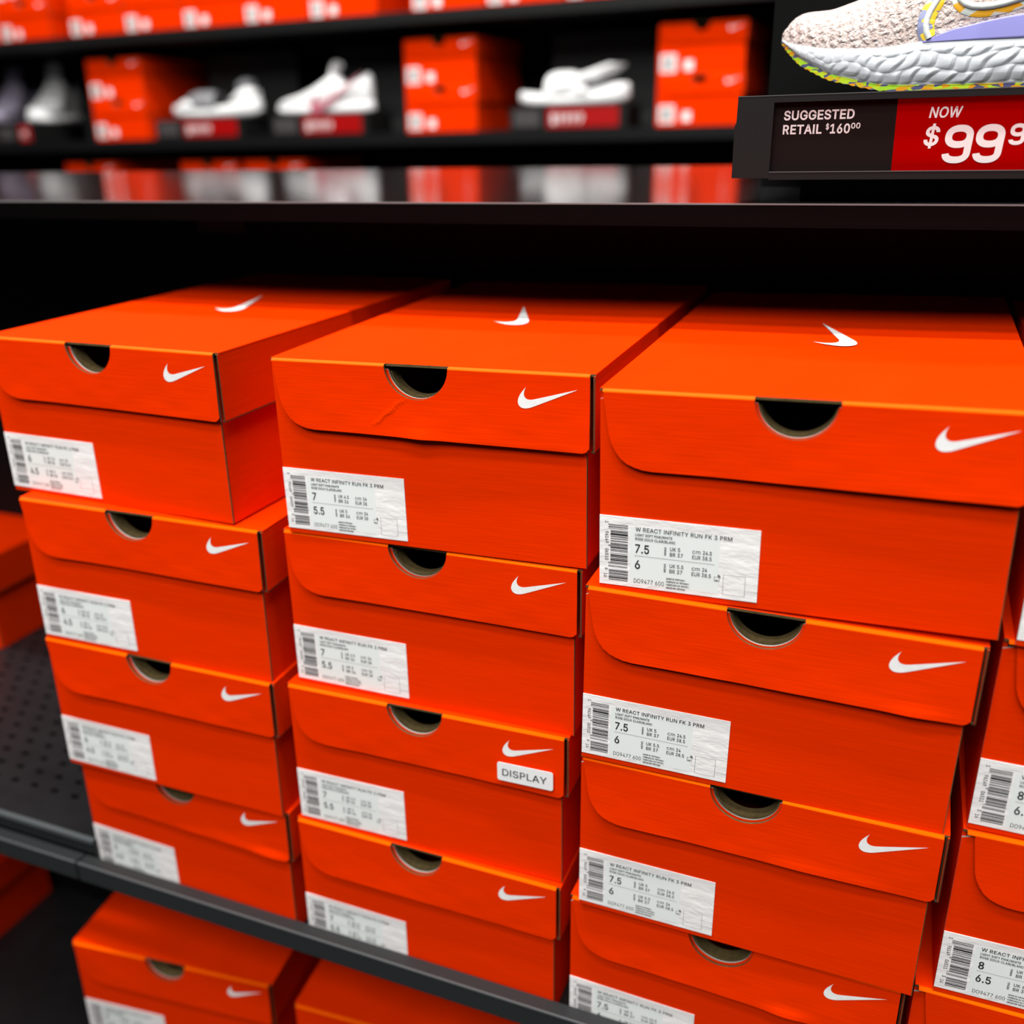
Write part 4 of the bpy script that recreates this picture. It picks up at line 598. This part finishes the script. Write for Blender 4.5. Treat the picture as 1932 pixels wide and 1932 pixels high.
# ------------------------------------------------------------------ running shoe on the stand
def nodes_of(m): return m.node_tree, m.node_tree.nodes['Principled BSDF']
KNIT = mat('knit_upper', (.6, .55, .5), .8, .2)
def knit():
    nt, b = nodes_of(KNIT); N = nt.nodes.new; L = nt.links.new
    tc = N('ShaderNodeTexCoord')
    wv = N('ShaderNodeTexWave'); wv.wave_type = 'BANDS'; wv.bands_direction = 'Z'; wv.inputs['Scale'].default_value = 62; wv.inputs['Distortion'].default_value = 5
    wv.inputs['Detail'].default_value = 3; wv.inputs['Detail Scale'].default_value = 5
    mp = N('ShaderNodeMapping'); mp.inputs['Rotation'].default_value = (0, .30, 0)
    w2 = N('ShaderNodeTexWave'); w2.wave_type = 'BANDS'; w2.bands_direction = 'X'; w2.inputs['Scale'].default_value = 55; w2.inputs['Distortion'].default_value = 6
    nz = N('ShaderNodeTexNoise'); nz.inputs['Scale'].default_value = 650; nz.inputs['Detail'].default_value = 3
    m1 = N('ShaderNodeMath'); m1.operation = 'MULTIPLY'; m2 = N('ShaderNodeMath'); m2.operation = 'ADD'
    bp = N('ShaderNodeBump'); bp.inputs['Strength'].default_value = .75; bp.inputs['Distance'].default_value = .0016
    L(tc.outputs['Object'], mp.inputs[0]); L(mp.outputs[0], wv.inputs['Vector']); L(mp.outputs[0], w2.inputs['Vector']); L(tc.outputs['Object'], nz.inputs['Vector'])
    L(wv.outputs['Fac'], m1.inputs[0]); L(w2.outputs['Fac'], m1.inputs[1]); L(m1.outputs[0], m2.inputs[0]); L(nz.outputs['Fac'], m2.inputs[1])
    L(m2.outputs[0], bp.inputs['Height']); L(bp.outputs[0], b.inputs['Normal'])
    cr = N('ShaderNodeValToRGB'); cr.color_ramp.elements[0].position = .3; cr.color_ramp.elements[0].color = (.36, .25, .22, 1)
    cr.color_ramp.elements[1].position = .62; cr.color_ramp.elements[1].color = (.60, .53, .50, 1)
    L(nz.outputs['Fac'], cr.inputs[0]); L(cr.outputs[0], b.inputs['Base Color'])
knit()
FOAM = mat('white_foam', (.50, .525, .55), .5, .35, bump=.12, bscale=(120, 120, 900), bdist=.0006)
def multi(name, scale, cols):
    m = mat(name, (.5, .5, .1), .5, .3); nt, b = nodes_of(m); N = nt.nodes.new; L = nt.links.new
    tc = N('ShaderNodeTexCoord'); mp = N('ShaderNodeMapping'); mp.inputs['Scale'].default_value = scale
    v = N('ShaderNodeTexVoronoi'); v.inputs['Scale'].default_value = 1
    s = N('ShaderNodeSeparateColor'); cr = N('ShaderNodeValToRGB'); cr.color_ramp.interpolation = 'CONSTANT'
    els = cr.color_ramp.elements
    while len(els) < len(cols): els.new(.5)
    for i, c in enumerate(cols): els[i].position = i/len(cols); els[i].color = (*c, 1)
    L(tc.outputs['Object'], mp.inputs[0]); L(mp.outputs[0], v.inputs['Vector']); L(v.outputs['Color'], s.inputs[0]); L(s.outputs[0], cr.inputs[0]); L(cr.outputs[0], b.inputs['Base Color'])
    return m
RUBBER = multi('marbled_rubber', (210, 90, 600), [(.42, .75, .03), (.10, .10, .22), (.85, .36, .01), (.55, .75, .03), (.70, .50, .02), (.12, .11, .20)])
MARBLE = multi('marbled_trim', (160, 160, 260), [(.78, .50, .02), (.20, .22, .38), (.74, .72, .68), (.25, .27, .42), (.80, .55, .03)])
LILAC = mat('lilac_panel', (.30, .29, .66), .4, .35)
CORD = mat('pale_cord', (.66, .70, .66), .5, .3)
AMBER = multi('amber_trim', (90, 60, 200), [(.82, .34, .01), (.62, .68, .62), (.70, .66, .60), (.82, .40, .02)])
YC = .235
def WID(x):
    u = (x-.4735)/.27
    if u <= 0: return 0.0005
    toe = min(1, u/.30)
    w_ = .046*(1-(1-toe)**2.3)**.62
    if u > .42: w_ *= 1-.22*math.sin(min(1, (u-.42)/.3)*math.pi/2)
    if u > .86: w_ *= math.sqrt(max(0.0004, 1-((u-.86)/.143)**2))
    return max(w_, .0006)
MB_T = [(.4735, .6325), (.477, .629), (.481, .6262), (.488, .6200), (.507, .6103), (.535, .6034), (.55, .6022), (.614, .6013), (.70, .601), (.7435, .606)]
MT_T = [(.4735, .6335), (.4795, .6300), (.49, .6272), (.506, .6243), (.53, .6231), (.545, .6237), (.558, .6256), (.61, .6256), (.66, .630), (.7435, .642)]
OB_T = [(.4735, .6315), (.477, .6265), (.481, .6232), (.488, .6165), (.507, .6070), (.535, .6002), (.55, .5990), (.614, .5987), (.70, .5987), (.7435, .603)]
UT_T = [(.4735, .6345), (.4750, .6385), (.478, .6425), (.4815, .6455), (.486, .6475), (.491, .6480), (.498, .6481), (.5039, .6484), (.5126, .6510), (.5183, .6527), (.5245, .6545), (.5427, .6650),
        (.57, .683), (.60, .702), (.62, .695), (.66, .672), (.70, .676), (.73, .700), (.7435, .690)]
def smooth_tab(tab):
    def f(x):
        return sum(lerp_tab(tab, x+d)*k for d, k in ((-.003, .25), (0, .5), (.003, .25)))
    return f
mbt, mtt, obt, utt = smooth_tab(MB_T), smooth_tab(MT_T), smooth_tab(OB_T), smooth_tab(UT_T)
stations = [.4735+.27*(1-math.cos(math.pi*i/260))/2 for i in range(261)]
shoe = thing('running_shoe', 'pale pink knit running shoe with white sculpted sole and lilac panel', 'shoe', (0, 0, 0))
def sculpt(x, z):
    """overlapping lens-shaped cells running up and back along the foam wall"""
    zt, zb = mtt(x), mbt(x); s = (z-zb)/max(.001, zt-zb)
    if s > .90 or s < .015: return 0
    k = min(1, max(0, (x-.478)/.085))
    per0, per1 = .0042, .0098
    P = 1/(per1-per0)*.085*math.log(1+(per1-per0)*k/per0) + max(0, x-.563)/per1
    P += .10*math.sin(P*2.1)
    rows = 1.4+1.5*k
    v = s*rows+.22*math.sin(P*1.3+1)
    r = math.floor(v); fv = v-r
    ph = P-1.15*s*(.5+k*.7)+.5*(r % 2)+.12*math.sin(s*9+P)
    t = ph-math.floor(ph)
    saw = min(t/.72, (1-t)/.28)
    cell = (saw**.7)*(math.sin(math.pi*min(1, max(0, fv)))**.45)
    amp = .00025+.00125*k
    return amp*cell*min(1, (.90-s)/.10)*min(1, s/.08)
mb = MB(); NZ = 60; P = []; xs_m = [.4735+.27*(i/900)**1.15 for i in range(901)]
for x in xs_m:
    zt, zb, w_ = mtt(x), mbt(x), WID(x); r = []
    for j in range(NZ+1):
        s = j/NZ; z = zb+(zt-zb)*s
        bul = .0016*math.sin(math.pi*s)*min(1, w_/.01)-.0025*max(0, .25-s)*4*.3
        r.append((x, YC-w_-bul-sculpt(x, z)*min(1, w_/.02), z))
    for j in range(9):
        a = j/8; r.append((x, YC-w_+2*w_*a, zt+.0002))
    for j in range(9):
        s = 1-j/8; r.append((x, YC+w_+.001*math.sin(math.pi*s), zb+(zt-zb)*s))
    for j in range(5):
        a = 1-j/4; r.append((x, YC-w_+2*w_*a, zb))
    P.append(r)
mb.grid(P, FOAM, flip=True)
link('midsole', mb.mesh('midsole', True), shoe)
mb = MB(); P = []
for i, x in enumerate(stations):
    zt, zb, w_ = mbt(x)+.0004, obt(x), WID(x)*.985
    lug = .0008*(1 if int(i/2.0) % 2 else 0)
    P.append([(x, YC-w_-.0005, zt), (x, YC-w_-.0002, zb+lug*.5), (x, YC-w_*.9, zb+lug*.2), (x, YC+w_*.9, zb), (x, YC+w_, zt), (x, YC-w_-.0005, zt)])
mb.grid(P, RUBBER)
link('outsole', mb.mesh('outsole'), shoe)
def upper_y(x, z, off=0):
    zm, h, w_ = mtt(x)-.001, utt(x)-mtt(x)+.001, WID(x)*.985
    t = min(1, max(0, (z-zm)/h))
    return YC-w_*(1-t**2.4)**(1/2.1)-off
mb = MB(); P = []
for x in stations:
    zm, h, w_ = mtt(x)-.001, utt(x)-mtt(x)+.001, WID(x)*.985; r = []
    for j in range(33):
        a = math.pi*j/32; c, s = math.cos(a), math.sin(a)
        yy = math.copysign(abs(c)**(2/2.1), c); zz = abs(s)**(2/2.4)
        r.append((x, YC-w_*yy, zm+h*zz))
    P.append(r)
mb.grid(P, KNIT, flip=True)
# cushioned collar opening
link('knit_upper', mb.mesh('knit_upper', True), shoe)
def patch(name, xs, zlo, zhi, off, m, n=10, smooth=True):
    mb = MB(); P = []
    for x in xs:
        a, b = zlo(x), zhi(x)
        P.append([(x, upper_y(x, a, 0), a)]+[(x, upper_y(x, a+(b-a)*j/n, off), a+(b-a)*j/n) for j in range(n+1)]+[(x, upper_y(x, b, 0), b)])
    mb.grid(P, m, flip=True); return link(name, mb.mesh(name, smooth), shoe)
LIL = [(.5585, .6255), (.5650, .6282), (.574, .6312), (.581, .6325), (.590, .6345), (.600, .6362), (.61, .6376), (.63, .6385), (.67, .640), (.69, .636)]
o = patch('side_panel', [.5585+.13*i/60 for i in range(61)], lambda x: mtt(x)-.0006, lambda x: max(mtt(x)-.0004, lerp_tab(LIL, x)), .0012, LILAC); o['label'] = 'lilac side panel'
# lace loop band: pale strap with marbled trim either side
def strip(name, path, hw, off, m, wobble=0):
    mb = MB(); P = []
    for i in range(len(path)-1):
        for k in range(6):
            t = k/6; x = path[i][0]*(1-t)+path[i+1][0]*t; z = path[i][1]*(1-t)+path[i+1][1]*t
            dx, dz = path[i+1][0]-path[i][0], path[i+1][1]-path[i][1]; L = math.hypot(dx, dz); nx, nz = dz/L, -dx/L
            r = []
            for j in range(9):
                a = -1+j/4; px, pz = x+nx*hw*a, z+nz*hw*a
                r.append((px, upper_y(px, pz, off*(1-a*a)**.5+.0002), pz))
            P.append(r)
    mb.grid(P, m); return link(name, mb.mesh(name, True), shoe)
bp_ = [(.5612, .6268), (.5595, .6300), (.5588, .6335), (.5590, .6372), (.5602, .6410), (.5622, .6450), (.5650, .6500), (.569, .656)]
o = strip('lace_loop_trim', bp_, .0045, .0009, MARBLE); o['label'] = 'marbled yellow and slate trim'
o = strip('lace_loop', [(a+.0002, b+.0001) for a, b in bp_], .0019, .0022, CORD); o['label'] = 'pale lace loop'
ev = [(.5735, .653), (.5742, .6490), (.5755, .6462), (.578, .6440), (.582, .6424), (.587, .6418), (.592, .6420), (.598, .6430), (.604, .6446), (.611, .6470), (.62, .652)]
o = strip('eyestay_trim', [(a, b-.0018) for a, b in ev], .0036, .0006, AMBER)
o = strip('eyestay_cord', ev, .0020, .0026, CORD); o['label'] = 'pale ribbed eyestay cord'
# tongue and collar beyond the right edge of the picture
mb = MB(); P = []
for i in range(21):
    a = math.pi*2*i/20
    P.append([(.665+.052*math.cos(a)*k, YC+.027*math.sin(a)*k, .690+.014*abs(math.cos(a))-.02*(1-k)) for k in (1, .8, .5, .2)])
mb.grid(P, CORD); link('collar_lining', mb.mesh('collar_lining', True), shoe)

# ------------------------------------------------------------------ far shelving unit
FY = 2.1
mb = MB(); mb.box(-3.6, 1.6, FY+.42, FY+.46, -1.0, 1.9, BLACK); struct('wall_far', mb)
mb = MB(); mb.box(-4.5, 3.5, -3.2, 3.2, -1.02, -1.0, mat('dark_floor', (.03, .03, .03), .5, .3)); struct('floor', mb)
for z, lab in ((.567, 'black far shelf carrying display shoes and two-high box stacks'), (.855, 'black far upper shelf carrying a long row of orange boxes'), (.277, 'black far lower shelf carrying box stacks, mostly hidden')):
    mb = MB(); mb.box(-3.4, 1.4, FY-.03, FY+.415, z-.028, z, mat('far_shelf_black', (.004, .004, .004), .6, .2) if z > .8 else BLACK)
    tag(link('wall_shelf', mb.mesh('wall_shelf')), lab, 'shelf')
for (x0, x1, z0, z1, lab) in ((-.397, -.078, .58, .80, 'dark grey backing panel behind the strappy white sandal'), (-1.06, -.80, .58, .80, 'dark grey backing panel behind the pink and white sneaker'), (-1.52, -1.20, .58, .80, 'dark grey backing panel behind the low white shoe'), (-2.10, -1.86, .58, .80, 'dark grey backing panel behind the white and lilac pair')):
    mb = MB(); pb = .30 if x0 < -1.8 else .235; mb.box(x0, x1, FY+pb, FY+pb+.005, .5672, z1, mat('backing_grey', (.030, .032, .032), .7, .2)); tag(link('backing_panel', mb.mesh('backing_panel')), lab, 'panel')
FS = 1.0
proto = shoe_box('7', 'tmp', (-1.815, FY, .5672), 0, 0, 200, group='far stacks on the middle shelf')
proto.matrix_world = Matrix.Identity(4)
mb = MB(); mb.box(0, .036, -.0002, .0004, 0, .040, LABEL)
mb2 = MB(); mb2.box(0, .020, -.0002, .0004, 0, .022, LABEL)
for i in range(14): mb.box(.006, .028, -.0004, -.0002, .004+.0023*i, .0052+.0023*i, INK)
for ch in list(proto.children):
    if ch.name.startswith('size_label'):
        for g_ in list(ch.children): bpy.data.objects.remove(g_)
        ch.data = mb.mesh('size_label'); ch.location.x = .006; ch.location.z += .004
        link('round_sticker', mb2.mesh('small_sticker'), proto, (.062, .00165, ch.location.z+.003)).name = 'small_sticker'
fbx, fbz = 1.012, .978
proto.scale = (fbx, 1, fbz)
first = [True]
def far_box(x, z, lab, grp, yaw=0):
    if first[0]:
        o = proto; first[0] = False; o.location = (x, FY+.02, z); o.rotation_euler = (0, 0, yaw); o['label'] = lab; o['group'] = grp
    else: o = copy_tree(proto, (x, FY+.02, z), (0, 0, yaw), lab, grp)
    return o
BH = H*fbz
for x, nm in ((-1.805, 'beside the low white shoe'), (-.735, 'right of the pink sneaker'), (-.058, 'right of the strappy sandal')):
    for j in (0, 1):
        far_box(x, .5673+j*BH, 'blurred orange box, %s of two stacked %s' % (('bottom', 'top')[j], nm), 'two-high box stacks on the far shelf')
ups = [-2.335, -2.122, -1.845, -1.637, -1.429, -1.221, -1.013, -.708, -.500, -.292, -.084]
ordn = ['first', 'second', 'third', 'fourth', 'fifth', 'sixth', 'seventh', 'eighth', 'ninth', 'tenth', 'eleventh']
for i, x in enumerate(ups):
    for j in (0, 1):
        far_box(x, .8552+j*BH, 'blurred orange box, far upper shelf, %s layer, %s column from left' % (('lower', 'upper')[j], ordn[i]), 'box row on the far upper shelf')
for i, x in enumerate((-1.95, -1.50, -1.27)):
    for j in (0, 1):
        far_box(x, .2772+j*BH, 'blurred orange box, far lower shelf, %s layer, %s stack from left' % (('lower', 'upper')[j], ordn[i]), 'box stacks on the far lower shelf')
# the row starts where the far shelving begins
SHW = mat('far_white_leather', (.80, .80, .80), .5, .3); SHG = mat('far_grey_mesh', (.20, .20, .21), .7, .2); SHP = mat('far_pink_mark', (.45, .12, .16), .5, .3)
SHD = mat('far_dark_lining', (.03, .03, .03), .8, .2); SHL = mat('far_lilac_knit', (.36, .32, .42), .7, .2); SHS = mat('far_slate_sole', (.16, .14, .18), .7, .2)
def loft(mb, st, m, p=2.4, n=20, cap=True):
    P = []
    for x, yc, w_, z0, z1 in st:
        r = []
        for j in range(n+1):
            a = 2*math.pi*j/n; c, s = math.cos(a), math.sin(a)
            r.append((x, yc+w_*math.copysign(abs(c)**(2/p), c), (z0+z1)/2+(z1-z0)/2*math.copysign(abs(s)**(2/p), s)))
        P.append(r)
    mb.grid(P, m, flip=False)
    mb.face(P[0][:-1][::-1], m); mb.face(P[-1][:-1], m)
def tube(mb, pts, rx, ry, m, n=10):
    P = []
    for i, (x, y, z) in enumerate(pts):
        a = Vector(pts[max(0, i-1)]); b = Vector(pts[min(len(pts)-1, i+1)]); d = (b-a).normalized()
        s1 = d.cross(Vector((0, 1, .01))).normalized(); s2 = d.cross(s1)
        P.append([tuple(Vector((x, y, z))+s1*rx*math.cos(2*math.pi*k/n)+s2*ry*math.sin(2*math.pi*k/n)) for k in range(n+1)])
    mb.grid(P, m)
def price_stand(x, w1, w2, lab):
    """dark end block w1 wide, then red card w2 wide"""
    o = thing('price_stand', lab, 'display stand', (x, FY-.005, .5673), group='price stands on the far shelf')
    mb = MB(); mb.box(0, w1+w2+.02, 0, .14, .0, .052, PLAST); link('stand_base', mb.mesh('stand_base'), o)
    mb = MB(); mb.box(w1, w1+w2, -.002, -.0002, .004, .050, mat('far_red_card', (.30, .001, .001), .4, .3))
    c = link('price_card', mb.mesh('price_card'), o); c['label'] = 'red price card'
    mb = MB(); text(mb, '$9999', w1*.9+.02, .014, .020, CARDW, -.0025, width=min(.085, w2*.5), bold=.03)
    link('card_lettering', mb.mesh('card_lettering'), c)
    mb = MB(); mb.box(.012, w1-.02, -.002, -.0002, .008, .046, mat('far_dark_card', (.05, .045, .045), .5, .3)); link('retail_card', mb.mesh('retail_card'), o)
    return o
price_stand(-1.555, .105, .185, 'black stand with red price card below the low white shoe')
price_stand(-1.150, .105, .185, 'black stand with red price card below the pink and white sneaker')
price_stand(-.430, .100, .185, 'black stand with red price card below the strappy white sandal')
price_stand(-2.19, .10, .045, 'black stand with red card below the white high shoe at far left')
zt = .6195
def far_shoe(name, lab, x0, L, H_toe, H_top, yaw, body, sole, marks=None, heel=None, opening=True):
    o = thing(name, lab, 'shoe', (x0, FY+.055, zt), (0, 0, yaw), 'display shoes on the far shelf')
    mb = MB(); loft(mb, [(L*u, 0, .046*k, zb, .026+.006*u) for u, k, zb in ((0, .05, .018), (.02, .45, .010), (.06, .7, .005), (.15, .95, .001), (.35, 1, 0), (.6, .8, 0), (.85, .78, 0), (.95, .6, .002), (1.0, .15, .008))], sole, 3)
    link('sole', mb.mesh('sole', True), o)
    mb = MB(); prof = ((.01, .1, .0), (.04, .55, .35), (.12, .85, .62), (.25, .95, .85), (.40, .92, 1.35), (.55, .8, 2.1), (.62, .72, 2.5)) 
    st_ = [(L*u, 0, .044*k, .018, .024+H_toe*h) for u, k, h in prof]
    st_ += [(L*.70, 0, .030, .018, .024+H_top*.72), (L*.80, 0, .031, .018, .024+H_top*.66), (L*.90, 0, .030, .018, .024+H_top*.80), (L*.96, 0, .024, .02, .024+H_top*.92), (L*.99, 0, .010, .03, .024+H_top*.8)]
    loft(mb, st_, body, 2.3); link('upper', mb.mesh('upper', True), o)
    mb = MB(); tube(mb, [(L*.60+.0, 0, .024+H_toe*2.1), (L*.63, 0, H_toe*2.5+.034), (L*.66, 0, H_toe*2.9+.030)], .012, .022, body); link('tongue', mb.mesh('tongue', True), o)
    mb = MB(); P = []
    for i in range(17):
        a = 2*math.pi*i/16
        P.append([(L*.78+L*.13*math.cos(a)*k, .022*math.sin(a)*k, .026+H_top*(.70+.12*math.cos(a))) for k in (1, .5, .05)])
    mb.grid(P, SHD); link('collar', mb.mesh('collar', True), o)
    if marks:
        mb = MB()
        pts = [(x*.17+L*.42, z*.15+.056) for x, z in SW][::-1]
        mb.ngon_prism([(x, z+max(0, (x-L*.5))*.32) for x, z in pts], -.047, -.038, marks); link('side_mark', mb.mesh('side_mark'), o)
    return o
far_shoe('sneaker', 'blurred white sneaker with pink side mark on the far shelf', -1.155, .305, .034, .085, .0, SHW, SHW, SHP)
far_shoe('sneaker', 'blurred white shoe toe-out beside lilac shoe at the far left', -2.075, .25, .052, .122, 1.80, SHW, SHW)
far_shoe('sneaker', 'blurred lilac shoe with slate sole cut by the left picture edge', -2.265, .25, .050, .112, 1.75, SHL, SHS)
def sandal(x0, L, lab, low):
    o = thing('sandal', lab, 'sandal', (x0, FY+.06, zt), (0, 0, 0), 'display shoes on the far shelf')
    mb = MB(); loft(mb, [(L*u, 0, .046*k, zb, z1) for u, k, zb, z1 in ((0, .1, .020, .034), (.03, .6, .008, .040), (.15, .95, .001, .036), (.4, 1, 0, .030), (.65, .85, 0, .036), (.88, .8, 0, .052), (.97, .6, .006, .052), (1, .2, .016, .046))], SHW, 3)
    link('footbed', mb.mesh('footbed', True), o)
    mb = MB()
    def arch(xa, xb, h, wd, m=SHW):
        pts = []
        for i in range(17):
            a = math.pi*i/16; pts.append((L*(xa+(xb-xa)*math.sin(a)), -.045*math.cos(a), .028+h*math.sin(a)**.8))
        P = [[(x-wd, y, z) for x, y, z in pts], [(x-wd*.5, y*1.08, z+.006) for x, y, z in pts], [(x+wd*.5, y*1.08, z+.006) for x, y, z in pts], [(x+wd, y, z) for x, y, z in pts]]
        mb.grid(P, m)
    if low:
        arch(.42, .38, .042, .045, SHG); arch(.25, .22, .022, .03)
    else:
        arch(.40, .42, .050, .038); arch(.62, .52, .03, .02)
    link('front_strap', mb.mesh('front_strap', True), o)
    mb = MB()
    if low: loft(mb, [(L*.72, 0, .03, .04, .055), (L*.8, 0, .034, .04, .075), (L*.9, 0, .032, .04, .083), (L*.97, 0, .02, .045, .075)], SHW)
    else: tube(mb, [(L*.40, -.047, .045), (L*.55, -.046, .060), (L*.7, -.043, .072), (L*.85, -.03, .086), (L*.93, 0, .092), (L*.85, .03, .086), (L*.6, .045, .062)], .010, .004, SHW)
    link('heel_strap', mb.mesh('heel_strap', True), o)
    if low:
        mb = MB(); loft(mb, [(L*.78, 0, .02, .07, .095), (L*.86, 0, .024, .07, .105), (L*.93, 0, .016, .07, .10)], SHG); link('heel_tab', mb.mesh('heel_tab', True), o)
    return o
for o in bpy.data.objects:
    if o.name.startswith('sneaker') and not o.parent and abs(o.rotation_euler.z) > .5: o.scale = (1, 1.22, 1)
sandal(-1.520, .300, 'blurred low white shoe with grey strap on the far shelf', True)
sandal(-.425, .290, 'blurred strappy white sandal on the far shelf', False)
